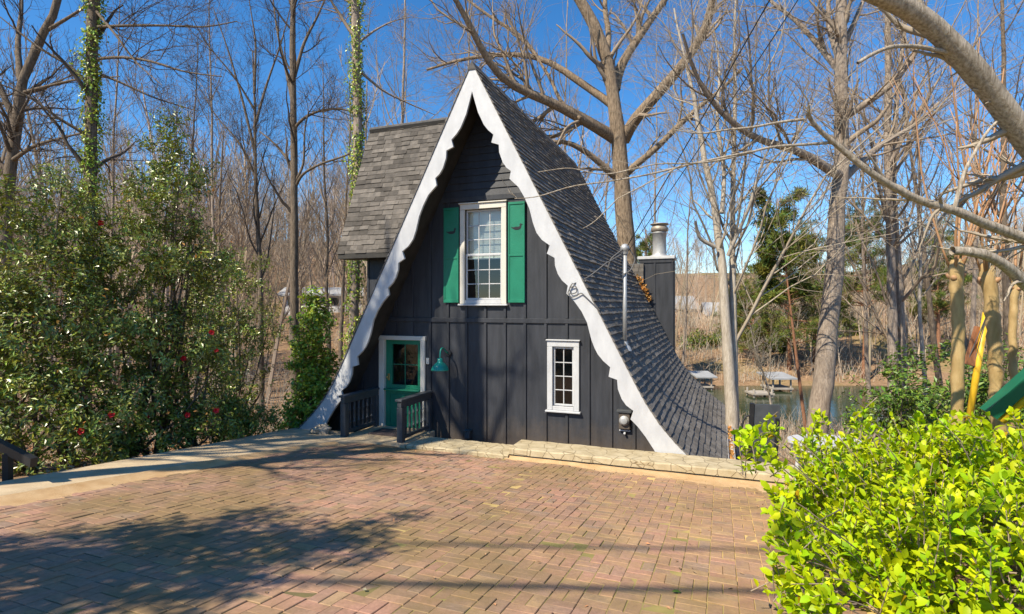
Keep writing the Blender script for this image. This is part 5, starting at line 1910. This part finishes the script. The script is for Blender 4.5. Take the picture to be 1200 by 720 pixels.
# bright foreground bush: sprigs of broad leaves on a lumpy mound
rng = np.random.default_rng(71)
bush = thing('variegated_bush', 'bright yellow green leafy bush filling the lower right corner', 'bush', np.array([3.9, 4.2, gz((3.9, 4.2))]))
BC, BR = np.array([4.62, 4.30, -1.98]), np.array([2.10, 2.05, .84])
ns = 4500
d = rng.normal(size=(ns * 3, 3))
d = unit(d)
d = d[(d[:, 2] > -.8)][:ns]
ns = len(d)
pw = 2.6
den = (np.abs(d) ** pw).sum(1) ** (1 / pw)
su = d / den[:, None]
lum = 1 + .07 * np.sin(4.1 * su[:, 0] + 5 * su[:, 1]) + .06 * np.sin(7.7 * su[:, 1] - 3 * su[:, 0] + 2) + .05 * np.sin(9 * su[:, 2] + 6 * su[:, 0])
depth = rng.uniform(.72, 1.04, ns) * lum
tips = BC + su * BR * depth[:, None]
nrm = unit(su / BR)
axis = unit(nrm * .8 + [0, 0, .65] + rng.normal(0, .35, (ns, 3)))
# extra straggling sprigs at the upper left and left edge
ex = np.array([P(872, 520, 4.6), P(884, 512, 4.6), P(893, 528, 4.5), P(905, 548, 4.3), P(905, 500, 4.7), P(915, 590, 4.0), P(903, 600, 3.9), P(908, 640, 3.6), P(920, 660, 3.5), P(1010, 486, 4.6), P(1100, 492, 4.6), P(960, 492, 4.7), P(1180, 490, 4.5), P(1140, 500, 4.6)])
ex = np.concatenate([ex, np.array([P(x_, y_, Y_) for x_, y_, Y_ in ((925, 690, 3.4), (935, 712, 3.3), (916, 622, 3.7), (936, 650, 3.5), (930, 668, 3.5), (950, 700, 3.3), (960, 720, 3.2), (910, 575, 4.0), (922, 600, 3.8), (940, 625, 3.6), (955, 670, 3.4), (975, 715, 3.15), (905, 615, 3.85), (948, 735, 3.15))])])
ex = np.repeat(ex, 3, 0) + rng.normal(0, .04, (len(ex) * 3, 3))
tips = np.concatenate([tips, ex])
axis = np.concatenate([axis, unit(rng.normal(0, .4, (len(ex), 3)) + np.array([-.4, -.1, .7]))])
ns = len(tips)
st = MB()
L = rng.uniform(.14, .26, ns)
tw = np.stack([tips - axis * L[:, None] * 1.2, tips - axis * L[:, None] * .8, tips], 1)
v, q = tubes(tw, np.broadcast_to(np.array([.005, .0042, .003]), (ns, 3)), 4)
st.add(v, q)
for t_ in ex[::3]:
    b0 = t_ + (BC - t_) * .16 - [0, 0, .16]
    st.tube(resample([b0, b0 * .5 + t_ * .5 + [0, 0, .04], t_], 8), np.linspace(.005, .003, 8), 5)
for k in range(14):
    a = rng.integers(0, ns)
    s0 = np.array([BC[0] + rng.uniform(-1.2, 1.2), BC[1] + rng.uniform(-1.1, 1.1), -2.4])
    st.tube(resample([s0, s0 * .5 + tips[a] * .5 + [0, 0, .1], BC + (tips[a] - BC) * .72 - [0, 0, .05]], 8), np.linspace(.013, .005, 8), 5)
st.build('stems', 'twig', bush, smooth=True, fixn=False)
per = 10
f = np.linspace(0, 1, per)[None, :, None] + rng.normal(0, .05, (ns, per, 1))
base = tips[:, None] - axis[:, None] * (L[:, None, None] * (1 - f))
ref = unit(np.cross(axis, rng.normal(size=(ns, 3))))
bi = np.cross(axis, ref)
phi = (np.arange(per) * 2.4)[None] + rng.uniform(0, 6.28, (ns, 1))
sp_ = ref[:, None] * np.cos(phi)[..., None] + bi[:, None] * np.sin(phi)[..., None]
opn = (1.0 - .55 * f)
dl = unit(sp_ * opn + axis[:, None] * (.45 + .6 * f) + rng.normal(0, .16, (ns, per, 3)))
nn = axis[:, None] * 1.0 - sp_ * .35 + np.array([-.12, -.1, .35]) + rng.normal(0, .25, (ns, per, 3))
N_ = ns * per
size = rng.uniform(.05, .100, N_) * np.repeat(rng.uniform(.85, 1.15, ns), per)
yel = np.repeat(rng.uniform(0, 1, ns), per)[:, None] * .6 + rng.uniform(0, 1, (N_, 1)) * .4
greenish, yellowish = np.array([[.45, .80, .8]]), np.array([[1.25, 1.10, .9]])
col = (greenish * (1 - yel) + yellowish * yel) * rng.uniform(.75, 1.15, (N_, 1))
col[rng.random(N_) < .012] = (.75, .42, .9)
v, qq, tt, cc = leaves(rng, base.reshape(-1, 3), dl.reshape(-1, 3), nn.reshape(-1, 3), size, size * rng.uniform(.48, .62, N_), .13, col, 1, .16)
MB().add(v, qq, tt, col=cc).build('foliage', 'bush', bush, fixn=False, smooth=True)

# ------------------------------------------------------------------ swing set, gate panel, white board
sw = thing('swing_set', 'yellow and green metal swing set with a slide behind the pollard stems', 'swing set', P(1160, 560, 8.4))


def pole(px0, px1, Y0, Y1, r, m, name):
    MB().tube([P(*px0, Y0), P(*px1, Y1)], r, 12).build(name, m, sw, smooth=True)


pole((1131, 520), (1156, 366), 8.4, 8.2, .045, 'yellow', 'leg')
pole((1176, 520), (1158, 366), 9.3, 8.25, .045, 'yellow', 'leg')
A, Bp = P(1158, 485, 5.7), P(1270, 385, 5.4)
d = unit(Bp - A)
sd = unit(np.cross(d, [0.2, 1, 0]))
dp = np.cross(d, sd)
v = []
for p in (A, Bp):
    for a, b_ in ((-.06, -.07), (.06, -.07), (.06, .07), (-.06, .07)):
        v.append(p + sd * a + dp * b_)
MB().add(v, [(0, 1, 5, 4), (1, 2, 6, 5), (2, 3, 7, 6), (3, 0, 4, 7)], ngons=[[0, 1, 2, 3], [7, 6, 5, 4]]).build('slide', 'slide_green', sw)
off = np.array([.085, -.03, -.085])
MB().tube([A + off + d * .02, Bp + off], .042, 12).build('slide_rail', 'yellow', sw, smooth=True)
A, Bp = P(1136, 428, 8.3), P(1149, 384, 8.3)
d = unit(Bp - A)
sd = unit(np.cross(d, [0, 1, 0]))
v = []
for p in (A, Bp):
    for a, b_ in ((-.075, -.03), (.075, -.03), (.075, .03), (-.075, .03)):
        v.append(p + sd * a + np.array([0, b_, 0]))
MB().add(v, [(0, 1, 5, 4), (1, 2, 6, 5), (2, 3, 7, 6), (3, 0, 4, 7)], ngons=[[0, 1, 2, 3], [7, 6, 5, 4]]).build('swing_seat', 'wood_red', sw)
for k_ in (-.06, .06):
    MB().tube([P(1136, 430, 8.3) + sd * k_, P(1157, 368, 8.15)], .007, 6).build('chain', 'cable_grey', sw)

gt = thing('gate_panel', 'dark grey panel with a thick black edge standing behind the right end of the curb', 'panel', P(895, 535, 9.6))
c0 = P(894, 500, 9.6)
mb = MB(h=False)
a0 = np.array([.97, -.24, 0])
b0 = np.array([.24, .97, 0])


def obox(c, a, b_, hx, hy, z0, z1, mb, shear=0.0):
    v = []
    for z, s in ((z0, 0), (z1, shear)):
        for sx, sy in ((-1, -1), (1, -1), (1, 1), (-1, 1)):
            p = c + a * (sx * hx + s) + b_ * sy * hy
            v.append((p[0], p[1], z))
    mb.add(v, [(0, 3, 2, 1), (4, 5, 6, 7), (0, 1, 5, 4), (1, 2, 6, 5), (2, 3, 7, 6), (3, 0, 4, 7)])


obox(c0, a0, b0, .21, .03, -3.2, P(0, 474, 9.6)[2], mb, .07)
mb.build('panel', 'paint_dark_rail', gt)
mb = MB()
obox(c0 - a0 * .245, a0, b0, .03, .05, -3.2, P(0, 473, 9.6)[2], mb, .07)
obox(c0 + a0 * .17 - b0 * .055, a0, b0, .025, .02, -3.2, P(0, 489, 9.6)[2], mb, .05)
mb.build('frame', 'black', gt)
cable('hose', [P(868, 520, 9.7), P(869, 500, 9.7), P(873, 488, 9.7), P(878, 486, 9.7), P(886, 496, 9.65), P(900, 504, 9.6)], .018, 'black hose looping beside the dark grey panel', 'hose', n=24)
wb = thing('garden_table', 'white plastic garden table half hidden behind the bright bush', 'table', P(966, 545, 6.6))
mb = MB()
tc_ = P(966, 517, 6.6)
mb.prism([(tc_[0] + .42 * math.cos(a) * (1 + .0), tc_[1] + .30 * math.sin(a)) for a in np.linspace(0, 2 * np.pi, 33)[:-1]], 2, tc_[2] - .02, tc_[2] + .015)
mb.prism([(tc_[0] + .38 * math.cos(a), tc_[1] + .26 * math.sin(a)) for a in np.linspace(0, 2 * np.pi, 33)[:-1]], 2, tc_[2] - .09, tc_[2] - .022)
mb.build('table_top', 'white', wb)
for sx, sy in ((-1, -1), (1, -1), (1, 1), (-1, 1)):
    q0 = np.array([tc_[0] + sx * .22, tc_[1] + sy * .15, tc_[2] - .08])
    MB().tube([q0, q0 + [sx * .06, sy * .04, gz(q0) - q0[2] - .02]], [.03, .022], 8).build('leg', 'white', wb)

# single green leaf on the driveway
c = HA(np.array([[*uv(*P(787, 689, 3.92)[:2]), 0]]))
pl_ = P(787, 689, 3.92)
uu, tt0 = uv(pl_[0], pl_[1])
lc = H(uu, tt0, float(zp(tt0)) + .012)
rng = np.random.default_rng(2)
v, qq, tt, cc = leaves(rng, lc[None], np.array([[1, .12, -.03]]), np.array([[0, 0, 1.]]), [.075], [.04], .15, None, 1, .1)
o = MB().add(v, qq, tt).build('fallen_leaf', 'bush2', loc=lc)
tag(o, 'single green leaf lying on the brick driveway near the bright bush', 'leaf')

# leaf litter on the slope left of the driveway and round the trees
rng = np.random.default_rng(81)
n = 16000
X = rng.uniform(-16, -3.5, n)
Y = rng.uniform(6, 26, n)
u_, t_ = uv(X, Y)
k = (u_ < -8.7) | (t_ > 10.2)
X, Y = X[k], Y[k]
n = len(X)
c = np.stack([X, Y, terrain(X, Y) + .02], 1)
v, qq, tt, cc = leaves(rng, c, rng.normal(size=(n, 3)) * [1, 1, .3], rng.normal(size=(n, 3)) * .5 + [0, 0, 1], rng.uniform(.06, .13, n), rng.uniform(.04, .08, n), .25, leafcol(rng, n, .5, 1.5, .2))
o = MB().add(v, qq, tt, col=cc).build('fallen_leaves', 'litter', fixn=False)
tag(o, 'carpet of dry brown leaves on the slope left of the house', 'leaves', kind='stuff')
n = 800
u_ = rng.uniform(-6.6, .8, n)
t_ = rng.uniform(2.5, 8.6, n)
k = rng.random(n) < np.where(t_ > 7.2, 1, .3)
u_, t_ = u_[k], t_[k]
n = len(u_)
c = HA(np.stack([u_, t_, zp(t_) + .008], 1))
v, qq, tt, cc = leaves(rng, c, rng.normal(size=(n, 3)) * [1, 1, .15], rng.normal(size=(n, 3)) * .3 + [0, 0, 1], rng.uniform(.02, .05, n), rng.uniform(.012, .025, n), .25, leafcol(rng, n, .4, 1.2, .2))
o = MB().add(v, qq, tt, col=cc).build('leaf_scraps', 'litter', fixn=False)
tag(o, 'small dry leaf scraps scattered on the brick driveway', 'leaves', kind='stuff')

# ------------------------------------------------------------------ far houses, docks
def far_house(name, label, x, yb, Y, w, d, h, rot, roof_h=2.2, roof_m='grey_roof', nw=4, storeys=2):
    c = P(x, yb, Y)
    c[2] = gz(c) - .3 if abs(gz(c) - c[2]) < 3 else c[2]
    root = thing(name, label, 'house', c)
    ca, sa = math.cos(rot), math.sin(rot)
    R = lambda p: np.array([c[0] + p[0] * ca - p[1] * sa, c[1] + p[0] * sa + p[1] * ca, c[2] + p[2]])

    def bx(mb, lo, hi):
        t = MB()
        t.box(lo, hi)
        mb.add([R(p) for p in t.v[0]], t.q[0])
    mb = MB()
    bx(mb, (-w / 2, -d / 2, -3), (w / 2, d / 2, h))
    mb.add([R(p) for p in ((-w / 2, -d / 2, h), (-w / 2, d / 2, h), (-w / 2, 0, h + roof_h), (w / 2, -d / 2, h), (w / 2, d / 2, h), (w / 2, 0, h + roof_h))], tris=[(0, 1, 2), (3, 5, 4)])
    mb.build('wall', 'white_wall', root)
    mb = MB()
    e = .5
    for s in (-1, 1):
        v = []
        for zz in (0.02, .22):
            for (a, b_, z_) in ((-w / 2 - e, s * (d / 2 + e), h - e * roof_h / (d / 2)), (w / 2 + e, s * (d / 2 + e), h - e * roof_h / (d / 2)), (w / 2 + e, 0, h + roof_h), (-w / 2 - e, 0, h + roof_h)):
                v.append(R((a, b_, z_ + zz)))
        mb.add(v, [(0, 1, 2, 3), (4, 5, 6, 7), (0, 1, 5, 4), (1, 2, 6, 5), (2, 3, 7, 6), (3, 0, 4, 7)])
    mb.build('roof', roof_m, root)
    for s_ in range(storeys):
        for i in range(nw):
            uu = -w / 2 + w * (i + .5) / nw
            z0 = h * (s_ + .3) / storeys
            mb = MB()
            bx(mb, (uu - .55, -d / 2 - .06, z0), (uu + .55, -d / 2 - .01, z0 + h / storeys * .5))
            wn = mb.build('window', 'dark_glass', root)


far_house('lake_house', 'white house across the lake seen just right of the chimney', 797, 386, 118, 5.0, 6, 4.6, .2, 2.4, nw=3)
far_house('lake_house', 'white house with a pale roof across the lake left of the twin pale trunks', 843, 390, 112, 6.0, 6, 3.8, -.15, 2.2, nw=4)
far_house('distant_house', 'long low white house on the far hillside beside the left wing', 385, 348, 62, 8.5, 5, 1.6, .12, .7, 'grey_roof', 4, 1)


def dock(label, x, y, Y, w, d, roofed):
    c = P(x, y, Y)
    root = thing('boat_dock', label, 'dock', np.array([c[0], c[1], LAKE]), 'boat docks on the far shore')
    MB().box((c[0] - w / 2, c[1] - d / 2, LAKE + .25), (c[0] + w / 2, c[1] + d / 2, LAKE + .42)).build('deck', 'deck_wood', root)
    for sx in (-1, 1):
        for sy in (-1, 1):
            MB().tube([(c[0] + sx * (w / 2 - .2), c[1] + sy * (d / 2 - .2), LAKE - 1), (c[0] + sx * (w / 2 - .2), c[1] + sy * (d / 2 - .2), LAKE + (1.5 if roofed else .8))], .1, 8).build('post', 'deck_wood', root)
    if roofed:
        z = LAKE + 1.5
        MB().add([(c[0] - w / 2 - .3, c[1] - d / 2 - .3, z), (c[0] + w / 2 + .3, c[1] - d / 2 - .3, z), (c[0] + w / 2 + .3, c[1] + d / 2 + .3, z + .3), (c[0] - w / 2 - .3, c[1] + d / 2 + .3, z + .3),
                  (c[0] - w / 2 - .3, c[1] - d / 2 - .3, z - .15), (c[0] + w / 2 + .3, c[1] - d / 2 - .3, z - .15), (c[0] + w / 2 + .3, c[1] + d / 2 + .3, z + .15), (c[0] - w / 2 - .3, c[1] + d / 2 + .3, z + .15)],
                 [(0, 1, 2, 3), (4, 5, 6, 7), (0, 1, 5, 4), (1, 2, 6, 5), (2, 3, 7, 6), (3, 0, 4, 7)]).build('roof', 'grey_roof', root)


dock('roofed boat dock on the far shore just right of the house roof', 823, 430, 61, 1.7, 2.4, True)
dock('roofed boat dock on the far shore between the pale sapling and the thick trunk', 910, 432, 60, 2.3, 2.8, True)
dock('low open floating dock left of the second roofed dock', 890, 440, 56, 2.2, 2.0, False)

# ------------------------------------------------------------------ far wood: one mass of bare trees
rng = np.random.default_rng(91)
variants = []
for k in range(8):
    h = rng.uniform(12, 18)
    T = resample([(0, 0, -.5), (rng.normal(0, .3), rng.normal(0, .3), h * .5), (rng.normal(0, .6), rng.normal(0, .6), h)], 8)
    R = np.linspace(.16, .03, 8)
    vs, qs, n0 = [], [], 0

    def ad(v, q):
        global_n = sum(len(x) for x in vs)
        vs.append(v)
        qs.append(q + global_n)
    ad(*tubes(T[None], R[None], 5))
    a, ra = spawn(rng, T[None], R[None], 20, .3, .97, (.22, .42), (25, 50), .5, 6, .1, .5, .25, .02, lscale=h)
    ad(*tubes(a, ra, 3))
    b_, rb = spawn(rng, a, ra, 90, .15, 1, (.3, .55), (20, 55), .35, 4, .12, .55, .3, .012)
    ad(*tubes(b_, rb, 3))
    c_, rc = spawn(rng, b_, rb, 260, .1, 1, (.4, .75), (20, 55), .25, 3, .12, .6, .4, .009)
    ad(*tubes(c_, rc, 3))
    variants.append((np.concatenate(vs), np.concatenate(qs)))
wood = MB()
cnt = 0
while cnt < 1080:
    Y = rng.uniform(24, 110) if rng.random() < .75 else rng.uniform(60, 200)
    ratio = rng.uniform(-1.15, 1.15)
    X = ratio * Y
    z = float(terrain(X, Y))
    if z < LAKE + .3:
        continue
    if ratio > .12 and Y < 60:
        continue
    if .25 < ratio < .48 and Y < 125 and rng.random() < .5:
        continue
    if ratio < .15 and Y < 25:
        continue
    if -.42 < ratio < -.28 and Y < 66 and rng.random() < .7:
        continue
    v, q = variants[rng.integers(0, 8)]
    s = rng.uniform(.4, 1.2)
    a = rng.uniform(0, 6.28)
    ca, sa = math.cos(a), math.sin(a)
    vv = np.stack([v[:, 0] * ca - v[:, 1] * sa, v[:, 0] * sa + v[:, 1] * ca, v[:, 2]], 1) * s + [X, Y, z]
    ln_ = rng.normal(0, .09, 2)
    vv[:, 0] += ln_[0] * (vv[:, 2] - z)
    vv[:, 1] += ln_[1] * (vv[:, 2] - z)
    c = rng.uniform(.7, 1.35)
    wood.add(vv, q, col=(c, c * rng.uniform(.93, 1.0), c * rng.uniform(.85, 1.0)))
    cnt += 1
M['wood'] = mat('far_wood_bark', (0.27, 0.215, 0.16), (0.42, 0.35, 0.27), 0.9, .3, attr=True, spec=.1)
o = wood.build('bare_wood', 'wood', fixn=False)
tag(o, 'grey brown mass of bare trees on the far hillsides', 'wood', kind='stuff')

# low scrub on the far shore and slope
n = 48000
Y = rng.uniform(14, 120, n)
X = rng.uniform(-1.0, 1.05, n) * Y
Z = terrain(X, Y)
u_, t_ = uv(X, Y)
k = (Z > LAKE + .15) & (t_ > 18.5) | ((u_ < -10.5) & (Z > LAKE + .15))
k &= lump(X, Y, 5.0) > -.4
X, Y, Z = X[k], Y[k], Z[k]
n = len(X)
s = .35 + .012 * Y
p0 = np.stack([X, Y, Z], 1)
pts = np.stack([p0, p0 + rng.normal(0, .12, (n, 3)) * s[:, None] + np.array([0, 0, .7]) * s[:, None], p0 + rng.normal(0, .45, (n, 3)) * s[:, None] + np.array([0, 0, 1.5]) * (s * rng.uniform(.5, 1.3, n))[:, None]], 1)
v, q = tubes(pts, np.outer(.004 + .00025 * Y, [1, .8, .5]), 3)
o = MB().add(v, q, col=np.repeat(leafcol(rng, n, .6, 1.5, .15), 9, 0)).build('undergrowth', 'wood', fixn=False)
tag(o, 'thin brown undergrowth on the wooded slopes', 'undergrowth', kind='stuff')

# ------------------------------------------------------------------ light, sky, camera
sun_dir = HA(np.array([.265, .5, -.62]))     # the way the light travels
sun_dir = sun_dir / np.linalg.norm(sun_dir)
sd_ = bpy.data.lights.new('sun', 'SUN')
sd_.energy = 4.6
sd_.angle = math.radians(0.5)
sd_.color = (1.0, 0.90, 0.73)
so_ = bpy.data.objects.new('sun', sd_)
COL.objects.link(so_)
so_.rotation_euler = Vector(sun_dir).to_track_quat('-Z', 'Y').to_euler()
so_.location = (-20, -15, 30)
elev = math.asin(-sun_dir[2])
az = math.atan2(-sun_dir[0], -sun_dir[1])    # clockwise from +Y
w = bpy.data.worlds.new('World')
SC.world = w
w.use_nodes = True
nt = w.node_tree
bg = nt.nodes['Background']
sk = nt.nodes.new('ShaderNodeTexSky')
sk.sky_type = 'NISHITA'
sk.sun_disc = False
sk.sun_elevation = elev
sk.sun_rotation = az
sk.altitude = 600
sk.air_density = 1.0
sk.dust_density = 0.0
sk.ozone_density = 4.0
hs = nt.nodes.new('ShaderNodeHueSaturation')
hs.inputs['Saturation'].default_value = 1.27
nt.links.new(sk.outputs[0], hs.inputs['Color'])
nt.links.new(hs.outputs[0], bg.inputs['Color'])
bg.inputs['Strength'].default_value = 0.115

cd = bpy.data.cameras.new('camera')
cd.sensor_width = 36
cd.lens = 36 * F / 1200
cd.shift_y = -2.0 / 1200
cd.clip_start = 0.05
cd.clip_end = 4000
co = bpy.data.objects.new('camera', cd)
COL.objects.link(co)
co.location = (0, 0, 0)
co.rotation_euler = (math.pi / 2, 0, 0)
SC.camera = co
vs = SC.view_settings
vs.view_transform = 'Standard'
vs.look = 'None'
vs.gamma = 1
vs.exposure = 0.8
for o in SC.objects:
    if '_o' in o:
        del o['_o']
print('faces', sum(len(o.data.polygons) for o in SC.objects if o.type == 'MESH'))
